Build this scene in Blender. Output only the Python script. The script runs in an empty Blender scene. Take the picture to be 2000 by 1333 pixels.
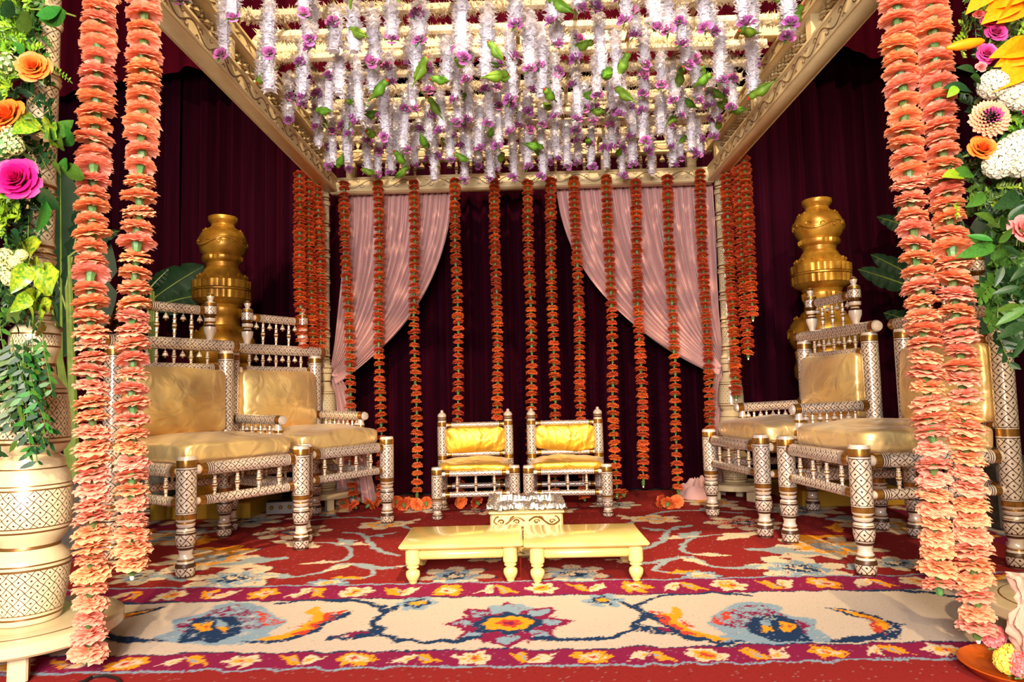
import bpy, math, random
import numpy as np
from mathutils import Matrix, Vector, noise
PI = math.pi
rnd = random.Random(7)
scn = bpy.context.scene
COL = scn.collection

def S(c):
    c = c / 255.0
    return c / 12.92 if c <= 0.04045 else ((c + 0.055) / 1.055) ** 2.4
def RGB(r, g, b): return (S(r), S(g), S(b), 1.0)

# ---------------------------------------------------------------- camera
F = 1333.0
def _basis(vpx=1029.0, vpy=771.0, roll=0.0237):
    d = Vector(((vpx - 1000) / F, (vpy - 666.5) / F, 1.0)).normalized()
    x = Vector((math.cos(roll), -math.sin(roll), 0.0)); x -= d * x.dot(d); x.normalize()
    z = -(d.cross(x))
    if z.y > 0: z = -z
    return x, d, z
WX, WY, WZ = _basis()
CAM = Vector((0, 0, 0.8))
right = Vector((WX.x, WY.x, WZ.x)); down = Vector((WX.y, WY.y, WZ.y)); fwd = Vector((WX.z, WY.z, WZ.z))
def ray(px, py): return right * ((px - 1000) / F) + down * ((py - 666.5) / F) + fwd
def atY(px, py, Y):
    r = ray(px, py); return CAM + r * (Y / r.y)
def atZ(px, py, z=0.0):
    r = ray(px, py); return CAM + r * ((z - CAM.z) / r.z)
cam_data = bpy.data.cameras.new('camera'); cam = bpy.data.objects.new('camera', cam_data); COL.objects.link(cam)
cam_data.sensor_width = 36.0; cam_data.lens = F * 36.0 / 2000.0; cam_data.clip_start = 0.05
up, back = -down, -fwd
cam.matrix_world = Matrix(((right.x, up.x, back.x, CAM.x), (right.y, up.y, back.y, CAM.y), (right.z, up.z, back.z, CAM.z), (0, 0, 0, 1)))
scn.camera = cam

# ---------------------------------------------------------------- light, world, exposure
scn.view_settings.view_transform = 'Standard'; scn.view_settings.look = 'None'
scn.view_settings.gamma = 1.0; scn.view_settings.use_curve_mapping = False
scn.view_settings.exposure = 0.0
w = bpy.data.worlds.new('world'); scn.world = w; w.use_nodes = True
w.node_tree.nodes['Background'].inputs['Color'].default_value = (1.0, 0.86, 0.74, 1)
w.node_tree.nodes['Background'].inputs['Strength'].default_value = 0.30
def aim(o, p):
    o.rotation_euler = (Vector(p) - o.location).to_track_quat('-Z', 'Y').to_euler()
def area(name, loc, target, sx, sy, power, col):
    l = bpy.data.lights.new(name, 'AREA'); l.shape = 'RECTANGLE'; l.size = sx; l.size_y = sy; l.energy = power; l.color = col
    o = bpy.data.objects.new(name, l); COL.objects.link(o); o.location = loc; aim(o, target); return o
def spot(name, loc, target, power, col, angle, size, blend=0.4):
    l = bpy.data.lights.new(name, 'SPOT'); l.energy = power; l.color = col; l.spot_size = math.radians(angle); l.spot_blend = blend; l.shadow_soft_size = size
    o = bpy.data.objects.new(name, l); COL.objects.link(o); o.location = loc; aim(o, target); return o
# two stage spots high at the back of the house, and the photographer's softbox
spot('stage_spot', (0.9, -6.2, 4.95), (0.0, 4.6, 1.0), 3600, (1.0, 0.77, 0.46), 40, 0.10)
spot('stage_spot', (-2.2, -6.0, 5.0), (0.0, 4.6, 1.0), 1500, (1.0, 0.78, 0.5), 44, 0.10)
spot('overhead_spot', (0.4, 0.1, 4.9), (0.0, 4.3, 1.6), 1500, (1.0, 0.80, 0.52), 62, 0.08, 0.6)
area('softbox', (-0.35, -1.5, 1.45), (0.0, 3.6, 1.5), 1.3, 0.9, 380, (1.0, 0.94, 0.93))

# ---------------------------------------------------------------- materials
MATS = {}
def nodes_of(name):
    m = bpy.data.materials.new(name); m.use_nodes = True; MATS[name] = m
    nt = m.node_tree; return m, nt, nt.nodes['Principled BSDF']
def N(nt, t, **kw):
    n = nt.nodes.new(t)
    for k, v in kw.items(): setattr(n, k, v)
    return n
def mathn(nt, op, a, b=None, c=None):
    n = N(nt, 'ShaderNodeMath', operation=op)
    for i, v in enumerate((a, b, c)):
        if v is None: continue
        if isinstance(v, (int, float)): n.inputs[i].default_value = v
        else: nt.links.new(v, n.inputs[i])
    return n.outputs[0]
def mixc(nt, f, a, b):
    n = N(nt, 'ShaderNodeMix', data_type='RGBA')
    for i, v in ((0, f), (6, a), (7, b)):
        if isinstance(v, (int, float, tuple)): n.inputs[i].default_value = v
        else: nt.links.new(v, n.inputs[i])
    return n.outputs[2]
def simple(name, col, rough=0.5, metal=0.0, noise_amt=0.0, scale=20, bump=0.0, var=0.0, coat=0.0, sheen=0.0, transl=0.0, col2=None, spec=0.5):
    m, nt, b = nodes_of(name)
    b.inputs['Roughness'].default_value = rough; b.inputs['Metallic'].default_value = metal
    b.inputs['Coat Weight'].default_value = coat; b.inputs['Sheen Weight'].default_value = sheen; b.inputs['Specular IOR Level'].default_value = spec
    c = col
    if noise_amt or bump:
        tc = N(nt, 'ShaderNodeTexCoord'); nz = N(nt, 'ShaderNodeTexNoise'); nz.inputs['Scale'].default_value = scale; nz.inputs['Detail'].default_value = 4
        nt.links.new(tc.outputs['Object'], nz.inputs['Vector'])
        if noise_amt:
            d2 = col2 or tuple(x * (1 - noise_amt) for x in col[:3]) + (1,)
            r = N(nt, 'ShaderNodeValToRGB'); r.color_ramp.elements[0].position = 0.35; r.color_ramp.elements[1].position = 0.65
            nt.links.new(nz.outputs['Fac'], r.inputs['Fac'])
            c = mixc(nt, r.outputs['Color'], col, d2)
        if bump:
            bp = N(nt, 'ShaderNodeBump'); bp.inputs['Strength'].default_value = bump; bp.inputs['Distance'].default_value = 0.01
            nt.links.new(nz.outputs['Fac'], bp.inputs['Height']); nt.links.new(bp.outputs['Normal'], b.inputs['Normal'])
    if var:
        oi = N(nt, 'ShaderNodeObjectInfo'); hsv = N(nt, 'ShaderNodeHueSaturation')
        nt.links.new(mathn(nt, 'MULTIPLY_ADD', oi.outputs['Random'], var * 0.12, 0.5 - var * 0.06), hsv.inputs['Hue'])
        nt.links.new(mathn(nt, 'MULTIPLY_ADD', oi.outputs['Random'], var * 0.5, 1 - var * 0.25), hsv.inputs['Value'])
        if isinstance(c, tuple): hsv.inputs['Color'].default_value = c
        else: nt.links.new(c, hsv.inputs['Color'])
        c = hsv.outputs['Color']
    if isinstance(c, tuple): b.inputs['Base Color'].default_value = c
    else: nt.links.new(c, b.inputs['Base Color'])
    if transl:
        b.inputs['Subsurface Weight'].default_value = 0.0
        tr = N(nt, 'ShaderNodeBsdfTranslucent'); ms = N(nt, 'ShaderNodeMixShader'); ms.inputs[0].default_value = transl
        if isinstance(c, tuple): tr.inputs['Color'].default_value = c
        else: nt.links.new(c, tr.inputs['Color'])
        out = nt.nodes['Material Output']
        nt.links.new(b.outputs[0], ms.inputs[1]); nt.links.new(tr.outputs[0], ms.inputs[2]); nt.links.new(ms.outputs[0], out.inputs['Surface'])
    return m
def lattice(name, base, line, rough=0.35, metal=0.0, coat=0.3, lw=0.055, dot=0.13):
    m, nt, b = nodes_of(name)
    uv = N(nt, 'ShaderNodeUVMap'); sp = N(nt, 'ShaderNodeSeparateXYZ'); nt.links.new(uv.outputs[0], sp.inputs[0])
    u, v = sp.outputs[0], sp.outputs[1]
    # hand-drawn wobble
    wob = mathn(nt, 'MULTIPLY', mathn(nt, 'SINE', mathn(nt, 'MULTIPLY', v, 2 * PI)), 0.05)
    a = mathn(nt, 'ADD', mathn(nt, 'ADD', u, v), wob); d = mathn(nt, 'ADD', mathn(nt, 'SUBTRACT', u, v), wob)
    fa = mathn(nt, 'FRACT', a); fd = mathn(nt, 'FRACT', d)
    ca = mathn(nt, 'ABSOLUTE', mathn(nt, 'SUBTRACT', fa, 0.5)); cd = mathn(nt, 'ABSOLUTE', mathn(nt, 'SUBTRACT', fd, 0.5))
    ln = mathn(nt, 'GREATER_THAN', mathn(nt, 'MAXIMUM', ca, cd), 0.5 - lw)
    r2 = mathn(nt, 'ADD', mathn(nt, 'MULTIPLY', ca, ca), mathn(nt, 'MULTIPLY', cd, cd))
    dt = mathn(nt, 'LESS_THAN', r2, dot * dot)
    f = mathn(nt, 'MAXIMUM', ln, dt)
    nt.links.new(mixc(nt, f, base, line), b.inputs['Base Color'])
    b.inputs['Roughness'].default_value = rough; b.inputs['Metallic'].default_value = metal; b.inputs['Coat Weight'].default_value = coat
    b.inputs['Coat Roughness'].default_value = 0.15
    return m
PEARL = RGB(214, 196, 178); LINE = RGB(62, 36, 22)
lattice('pearl_lattice', PEARL, LINE, 0.28, 0.35, 0.4)
simple('pearl', RGB(222, 206, 190), 0.25, 0.35, coat=0.4)
simple('gold_band', RGB(168, 118, 52), 0.25, 0.75, noise_amt=0.2, scale=60)
simple('line_dark', RGB(70, 42, 24), 0.4, 0.2)
lattice('cream_lattice', RGB(216, 196, 154), RGB(70, 42, 20), 0.3, 0.0, 0.5, lw=0.05)
simple('cream', RGB(212, 190, 146), 0.3, 0.0, noise_amt=0.06, scale=8, coat=0.5)
simple('brown_band', RGB(120, 82, 40), 0.35, 0.5)
simple('beam_paint', RGB(214, 190, 140), 0.42, 0.0, noise_amt=0.10, scale=14, coat=0.1)
simple('carving_paint', RGB(112, 78, 42), 0.5, 0.1)
simple('table_cream', RGB(230, 204, 132), 0.24, 0.0, noise_amt=0.05, scale=5, coat=0.4, col2=RGB(218, 186, 106))
simple('gold_leaf', RGB(196, 146, 52), 0.32, 0.5, noise_amt=0.4, scale=9, bump=0.2, col2=RGB(150, 100, 28))
simple('plinth_gold', RGB(204, 158, 52), 0.35, 0.45, noise_amt=0.25, scale=6)
simple('brass', RGB(150, 108, 40), 0.25, 0.9)
simple('pink_cloth', RGB(204, 156, 148), 0.75, noise_amt=0.06, scale=30, sheen=0.2)
simple('peach_tulle', RGB(222, 182, 158), 0.7, noise_amt=0.15, scale=14, transl=0.4)
simple('calyx_green', RGB(88, 126, 58), 0.5, noise_amt=0.35, scale=60, var=0.5)
simple('thread', RGB(170, 190, 150), 0.6)
simple('stem_tip', RGB(225, 230, 215), 0.4)
simple('rose_pink', RGB(196, 104, 176), 0.55, noise_amt=0.2, scale=40, var=0.25, transl=0.15)
simple('parrot_green', RGB(110, 156, 30), 0.6, noise_amt=0.35, scale=40, var=0.3)
simple('beak_red', RGB(196, 60, 30), 0.4)
simple('eye_black', RGB(15, 12, 12), 0.2)
simple('strand_white', RGB(242, 236, 240), 0.6, noise_amt=0.05, scale=50, transl=0.2)
simple('strand_cream', RGB(252, 242, 220), 0.6, noise_amt=0.06, scale=50, transl=0.4)
simple('rose_orange', RGB(238, 138, 26), 0.5, noise_amt=0.6, scale=26, transl=0.15, col2=RGB(236, 96, 52))
simple('rose_magenta', RGB(222, 10, 120), 0.5, noise_amt=0.3, scale=26, transl=0.12)
simple('flower_purple', RGB(186, 40, 130), 0.5, noise_amt=0.5, scale=40, transl=0.12, col2=RGB(226, 78, 140))
simple('lily_yellow', RGB(242, 152, 10), 0.4, noise_amt=0.4, scale=14, transl=0.2, col2=RGB(238, 134, 8))
simple('dahlia_peach', RGB(240, 176, 110), 0.5, noise_amt=0.6, scale=22, transl=0.1, col2=RGB(206, 120, 120))
simple('dahlia_heart', RGB(168, 62, 120), 0.5)
simple('white_flower', RGB(228, 222, 196), 0.55, noise_amt=0.12, scale=40, transl=0.2)
simple('yellow_flower', RGB(250, 226, 90), 0.5, noise_amt=0.2, scale=30, transl=0.15)
simple('lace_cream', RGB(232, 224, 150), 0.6, noise_amt=0.15, scale=60, transl=0.1)
simple('coral_flower', RGB(232, 92, 84), 0.5, noise_amt=0.5, scale=30, transl=0.15, col2=RGB(240, 150, 150))
simple('leaf_dark', RGB(32, 66, 30), 0.42, noise_amt=0.4, scale=16, var=0.5, spec=0.3)
simple('leaf_mid', RGB(66, 110, 34), 0.45, noise_amt=0.35, scale=20, var=0.7, transl=0.1, spec=0.35)
simple('leaf_lime', RGB(150, 182, 34), 0.4, noise_amt=0.5, scale=26, var=0.6, transl=0.15, col2=RGB(92, 142, 30))
simple('leaf_pothos', RGB(168, 180, 40), 0.3, noise_amt=0.8, scale=12, var=0.4, coat=0.3, transl=0.1, col2=RGB(70, 120, 30))
simple('banana_green', RGB(22, 46, 26), 0.55, noise_amt=0.3, scale=8, spec=0.2)
simple('stalk_green', RGB(112, 132, 50), 0.4, noise_amt=0.4, scale=12)
simple('stem_green', RGB(84, 104, 40), 0.5)
simple('grey_planter', RGB(70, 64, 60), 0.7, noise_amt=0.4, scale=24, bump=0.4)
simple('soil', RGB(40, 28, 20), 0.9)
simple('silver_foil', RGB(226, 222, 216), 0.2, 0.9, bump=1.0, scale=26)
simple('silver', RGB(205, 200, 190), 0.25, 0.85, noise_amt=0.2, scale=20)
simple('urn_cream', RGB(226, 204, 140), 0.35, 0.3, noise_amt=0.15, scale=20)
simple('urn_relief', RGB(120, 86, 34), 0.4, 0.5)
simple('copper', RGB(214, 98, 22), 0.25, 0.5, noise_amt=0.25, scale=10)
simple('steel', RGB(130, 122, 118), 0.3, 0.9)
simple('black_rubber', RGB(14, 14, 15), 0.5)
simple('stage_black', RGB(34, 22, 20), 0.8, noise_amt=0.2, scale=6)
simple('wall_dark', RGB(26, 10, 16), 0.9)
simple('ceiling_dark', RGB(24, 14, 30), 0.9, noise_amt=0.3, scale=2)
simple('wood_stick', RGB(150, 116, 76), 0.6, noise_amt=0.3, scale=18)
simple('bar_paint', RGB(226, 204, 160), 0.45, noise_amt=0.1, scale=10)
simple('white_wire', RGB(230, 230, 225), 0.4)
# velvet: dark pile that brightens at grazing angles
for vname, v0, v1 in (('velvet', RGB(10, 1, 7), RGB(54, 3, 25)), ('velvet_red', RGB(52, 4, 16), RGB(100, 8, 30))):
    m, nt, b = nodes_of(vname)
    tc = N(nt, 'ShaderNodeTexCoord'); mp = N(nt, 'ShaderNodeMapping'); mp.inputs['Scale'].default_value = (14, 14, 0.8)
    nz = N(nt, 'ShaderNodeTexNoise'); nz.inputs['Scale'].default_value = 1.5; nz.inputs['Detail'].default_value = 5
    nt.links.new(tc.outputs['Object'], mp.inputs[0]); nt.links.new(mp.outputs[0], nz.inputs['Vector'])
    nt.links.new(mixc(nt, nz.outputs['Fac'], v0, v1), b.inputs['Base Color'])
    b.inputs['Roughness'].default_value = 0.9; b.inputs['Sheen Weight'].default_value = 0.12; b.inputs['Sheen Roughness'].default_value = 0.4
    b.inputs['Sheen Tint'].default_value = RGB(180, 20, 60); b.inputs['Specular IOR Level'].default_value = 0.05
# satin
def satin(name, c1, c2, sc):
    m, nt, b = nodes_of(name)
    tc = N(nt, 'ShaderNodeTexCoord'); nz = N(nt, 'ShaderNodeTexNoise'); nz.inputs['Scale'].default_value = sc; nz.inputs['Detail'].default_value = 2; nz.inputs['Distortion'].default_value = 0.8
    nt.links.new(tc.outputs['Object'], nz.inputs['Vector'])
    nt.links.new(mixc(nt, nz.outputs['Fac'], c1, c2), b.inputs['Base Color'])
    n2 = N(nt, 'ShaderNodeTexNoise'); n2.inputs['Scale'].default_value = 9; n2.inputs['Detail'].default_value = 1.5; n2.inputs['Distortion'].default_value = 1.2
    nt.links.new(tc.outputs['Object'], n2.inputs['Vector'])
    bp = N(nt, 'ShaderNodeBump'); bp.inputs['Strength'].default_value = 0.5; bp.inputs['Distance'].default_value = 0.03
    nt.links.new(n2.outputs['Fac'], bp.inputs['Height']); nt.links.new(bp.outputs['Normal'], b.inputs['Normal'])
    b.inputs['Roughness'].default_value = 0.38; b.inputs['Metallic'].default_value = 0.68; b.inputs['Sheen Weight'].default_value = 0.15
satin('satin_gold', RGB(250, 224, 164), RGB(236, 194, 106), 4)
satin('satin_yellow', RGB(232, 186, 66), RGB(206, 154, 36), 4)
# carnation: petal base to rim, shifted per flower
def carnation_mat(name, rim0, rim1, core0, core1):
    m, nt, b = nodes_of(name)
    at = N(nt, 'ShaderNodeAttribute', attribute_name='t'); oi = N(nt, 'ShaderNodeObjectInfo')
    c = mixc(nt, at.outputs['Fac'], mixc(nt, oi.outputs['Random'], core0, core1), mixc(nt, oi.outputs['Random'], rim0, rim1))
    nt.links.new(c, b.inputs['Base Color']); b.inputs['Roughness'].default_value = 0.6
    tr = N(nt, 'ShaderNodeBsdfTranslucent'); ms = N(nt, 'ShaderNodeMixShader'); ms.inputs[0].default_value = 0.3
    nt.links.new(c, tr.inputs['Color'])
    nt.links.new(b.outputs[0], ms.inputs[1]); nt.links.new(tr.outputs[0], ms.inputs[2]); nt.links.new(ms.outputs[0], nt.nodes['Material Output'].inputs['Surface'])
carnation_mat('carnation_salmon', RGB(251, 188, 166), RGB(253, 194, 144), RGB(243, 134, 110), RGB(249, 158, 94))
carnation_mat('carnation_orange', RGB(240, 116, 72), RGB(244, 140, 62), RGB(214, 66, 44), RGB(232, 96, 36))
# carpet: woven colour per knot
m, nt, b = nodes_of('carpet_pile')
at = N(nt, 'ShaderNodeAttribute', attribute_name='weave'); tc = N(nt, 'ShaderNodeTexCoord'); nz = N(nt, 'ShaderNodeTexNoise'); nz.inputs['Scale'].default_value = 160
nt.links.new(tc.outputs['Object'], nz.inputs['Vector'])
hsv = N(nt, 'ShaderNodeHueSaturation'); nt.links.new(at.outputs['Color'], hsv.inputs['Color'])
nt.links.new(mathn(nt, 'MULTIPLY_ADD', nz.outputs['Fac'], 0.5, 0.75), hsv.inputs['Value']); nt.links.new(hsv.outputs[0], b.inputs['Base Color'])
b.inputs['Roughness'].default_value = 0.95; b.inputs['Specular IOR Level'].default_value = 0.1

# ---------------------------------------------------------------- mesh helpers
class MB:
    """collects vertices, faces, material slots, uvs and a vertex value; build() links ONE mesh object"""
    def __init__(self, *mats):
        self.v, self.f, self.mi, self.uv, self.t = [], [], [], [], []
        self.mats = list(mats); self.has_uv = False; self.has_t = False
    def add(self, vs, fs, mi=0, M=None, t=None):
        o = len(self.v)
        if M is not None: vs = [M @ Vector(p) for p in vs]
        self.v.extend(tuple(p) for p in vs)
        self.t.extend(t if t is not None else [0.0] * len(vs))
        if t is not None: self.has_t = True
        for f in fs:
            self.f.append(tuple(i + o for i in f)); self.mi.append(mi); self.uv.append(None)
        return o
    def box(self, c, s, mi=0, M=None, bev=0.0):
        x, y, z = (k / 2 for k in s)
        if not bev:
            vs = [(c[0] + i * x, c[1] + j * y, c[2] + k * z) for k in (-1, 1) for j in (-1, 1) for i in (-1, 1)]
            fs = [(0, 2, 3, 1), (4, 5, 7, 6), (0, 1, 5, 4), (2, 6, 7, 3), (0, 4, 6, 2), (1, 3, 7, 5)]
            self.add(vs, fs, mi, M); return
        b = min(bev, x * 0.9, y * 0.9, z * 0.9); vs = []
        for zz, k in ((-z, b), (-z + b, 0), (z - b, 0), (z, b)):
            X, Y = x - k, y - k; q = b if k == 0 else b * 0.6
            vs += [(c[0] + px, c[1] + py, c[2] + zz) for px, py in ((-X + q, -Y), (X - q, -Y), (X, -Y + q), (X, Y - q), (X - q, Y), (-X + q, Y), (-X, Y - q), (-X, -Y + q))]
        fs = [tuple(range(7, -1, -1)), tuple(range(24, 32))]
        for r in range(3):
            for i in range(8):
                j = (i + 1) % 8; fs.append((r * 8 + i, r * 8 + j, r * 8 + 8 + j, r * 8 + 8 + i))
        self.add(vs, fs, mi, M)
    def lathe(self, prof, n=16, M=None, cell=0.04, mod=None, caps=True, cells=None):
        """prof: (r, z[, slot]) bottom to top; slot belongs to the band that ends at that point"""
        o = len(self.v); k = cells or max(3, round(2 * PI * max(p[0] for p in prof) / cell))
        vs = []
        for p in prof:
            for i in range(n):
                a = 2 * PI * i / n; r = p[0] * (mod(a, p[1]) if mod else 1.0)
                q = Vector((r * math.cos(a), r * math.sin(a), p[1])); vs.append(M @ q if M is not None else q)
        self.v.extend(tuple(q) for q in vs); self.t.extend([0.0] * len(vs)); self.has_uv = True
        s = 0.0
        for j in range(1, len(prof)):
            ds = math.hypot(prof[j][0] - prof[j - 1][0], prof[j][1] - prof[j - 1][1]) / cell
            mi = prof[j][2] if len(prof[j]) > 2 else 0
            for i in range(n):
                i2 = (i + 1) % n
                self.f.append((o + (j - 1) * n + i, o + (j - 1) * n + i2, o + j * n + i2, o + j * n + i)); self.mi.append(mi)
                u0, u1 = k * i / n, k * (i + 1) / n
                self.uv.append(((u0, s), (u1, s), (u1, s + ds), (u0, s + ds)))
            s += ds
        if caps:
            self.f.append(tuple(o + i for i in range(n - 1, -1, -1))); self.mi.append(prof[1][2] if len(prof[1]) > 2 else 0); self.uv.append(None)
            e = o + (len(prof) - 1) * n
            self.f.append(tuple(e + i for i in range(n))); self.mi.append(prof[-1][2] if len(prof[-1]) > 2 else 0); self.uv.append(None)
    def tube(self, pts, r, n=6, mi=0, M=None, taper=None):
        pts = [Vector(p) for p in pts]; vs = []; ref = Vector((0.13, 0.31, 0.94))
        for i, p in enumerate(pts):
            d = (pts[min(i + 1, len(pts) - 1)] - pts[max(i - 1, 0)])
            d = d.normalized() if d.length > 1e-9 else Vector((0, 0, 1))
            a = d.cross(ref)
            if a.length < 1e-3: a = d.cross(Vector((1, 0, 0)))
            a.normalize(); b_ = d.cross(a)
            rr = r * (taper(i / (len(pts) - 1)) if taper else 1)
            vs += [p + (a * math.cos(2 * PI * k / n) + b_ * math.sin(2 * PI * k / n)) * rr for k in range(n)]
        fs = [(j * n + i, j * n + (i + 1) % n, (j + 1) * n + (i + 1) % n, (j + 1) * n + i) for j in range(len(pts) - 1) for i in range(n)]
        fs += [tuple(range(n - 1, -1, -1)), tuple((len(pts) - 1) * n + i for i in range(n))]
        self.add(vs, fs, mi, M)
    def grid(self, fn, nu, nv, mi=0, M=None, closed_u=False):
        vs = [fn(i / nu, j / nv) for j in range(nv + 1) for i in range(nu + (0 if closed_u else 1))]
        W = nu + (0 if closed_u else 1)
        fs = [(j * W + i, j * W + (i + 1) % W, (j + 1) * W + (i + 1) % W, (j + 1) * W + i) for j in range(nv) for i in range(nu)]
        self.add(vs, fs, mi, M)
    def mesh(self, name, smooth=True):
        me = bpy.data.meshes.new(name); me.from_pydata(self.v, [], self.f)
        for k in self.mats: me.materials.append(MATS[k])
        if len(self.mats) > 1: me.polygons.foreach_set('material_index', self.mi)
        if smooth: me.polygons.foreach_set('use_smooth', [True] * len(self.f))
        if self.has_uv:
            l = me.uv_layers.new(name='UVMap'); flat = []
            for f, u in zip(self.f, self.uv):
                if u is None: flat += [0.5, 0.25] * len(f)
                else:
                    for q in u: flat += q
            l.data.foreach_set('uv', flat)
        if self.has_t:
            a = me.attributes.new('t', 'FLOAT', 'POINT'); a.data.foreach_set('value', self.t)
        if smooth and hasattr(me, 'set_sharp_from_angle'): me.set_sharp_from_angle(angle=math.radians(42))
        me.update(); return me
    def build(self, name, parent=None, smooth=True, loc=None):
        return link(name, self.mesh(name, smooth), parent, loc)
def link(name, me, parent=None, loc=None, rot=None, scale=None):
    o = bpy.data.objects.new(name, me); COL.objects.link(o)
    if parent is not None: o.parent = parent
    if loc is not None: o.location = loc
    if rot is not None: o.rotation_euler = rot
    if scale is not None: o.scale = (scale,) * 3 if isinstance(scale, (int, float)) else scale
    return o
def tag(o, label, cat, group=None, kind='thing'):
    o['label'] = label; o['category'] = cat; o['kind'] = kind
    if group: o['group'] = group
    return o
def thing(name, label, cat, loc=(0, 0, 0), rz=0.0, group=None):
    o = bpy.data.objects.new(name, None); COL.objects.link(o); o.location = loc; o.rotation_euler = (0, 0, rz); o.empty_display_size = 0.1
    return tag(o, label, cat, group)
def struct(o): o['kind'] = 'structure'; return o
def copy_tree(o, kids, parent=None):
    c = o.copy(); COL.objects.link(c)
    if parent is not None: c.parent = parent
    for ch in kids.get(o.name, []): copy_tree(ch, kids, c)
    return c
def kid_map():
    k = {}
    for o in COL.objects:
        if o.parent is not None: k.setdefault(o.parent.name, []).append(o)
    return k
ORD = ['first', 'second', 'third', 'fourth', 'fifth', 'sixth', 'seventh', 'eighth', 'ninth', 'tenth', 'eleventh', 'twelfth', 'thirteenth', 'fourteenth', 'fifteenth', 'sixteenth']
def axis(p0, p1):
    """matrix that takes +Z of length |p1-p0| onto the line from p0 to p1"""
    p0, p1 = Vector(p0), Vector(p1); d = p1 - p0
    return Matrix.Translation(p0) @ d.to_track_quat('Z', 'Y').to_matrix().to_4x4()

# ---------------------------------------------------------------- the setting
mb = MB('stage_black'); mb.box((0, 3.4, -0.06), (10.4, 7.6, 0.1)); struct(mb.build('floor', smooth=False))
mb = MB('wall_dark'); mb.box((0, 6.3, 2.6), (10.4, 0.1, 5.4)); struct(mb.build('wall_back', smooth=False))
mb = MB('wall_dark'); mb.box((-5.1, 3.7, 2.6), (0.1, 5.4, 5.4)); struct(mb.build('wall_left', smooth=False))
mb = MB('wall_dark'); mb.box((5.1, 3.7, 2.6), (0.1, 5.4, 5.4)); struct(mb.build('wall_right', smooth=False))
mb = MB('ceiling_dark'); mb.box((0, 3.9, 5.35), (10.4, 5.0, 0.1)); struct(mb.build('ceiling', smooth=False))
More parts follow.
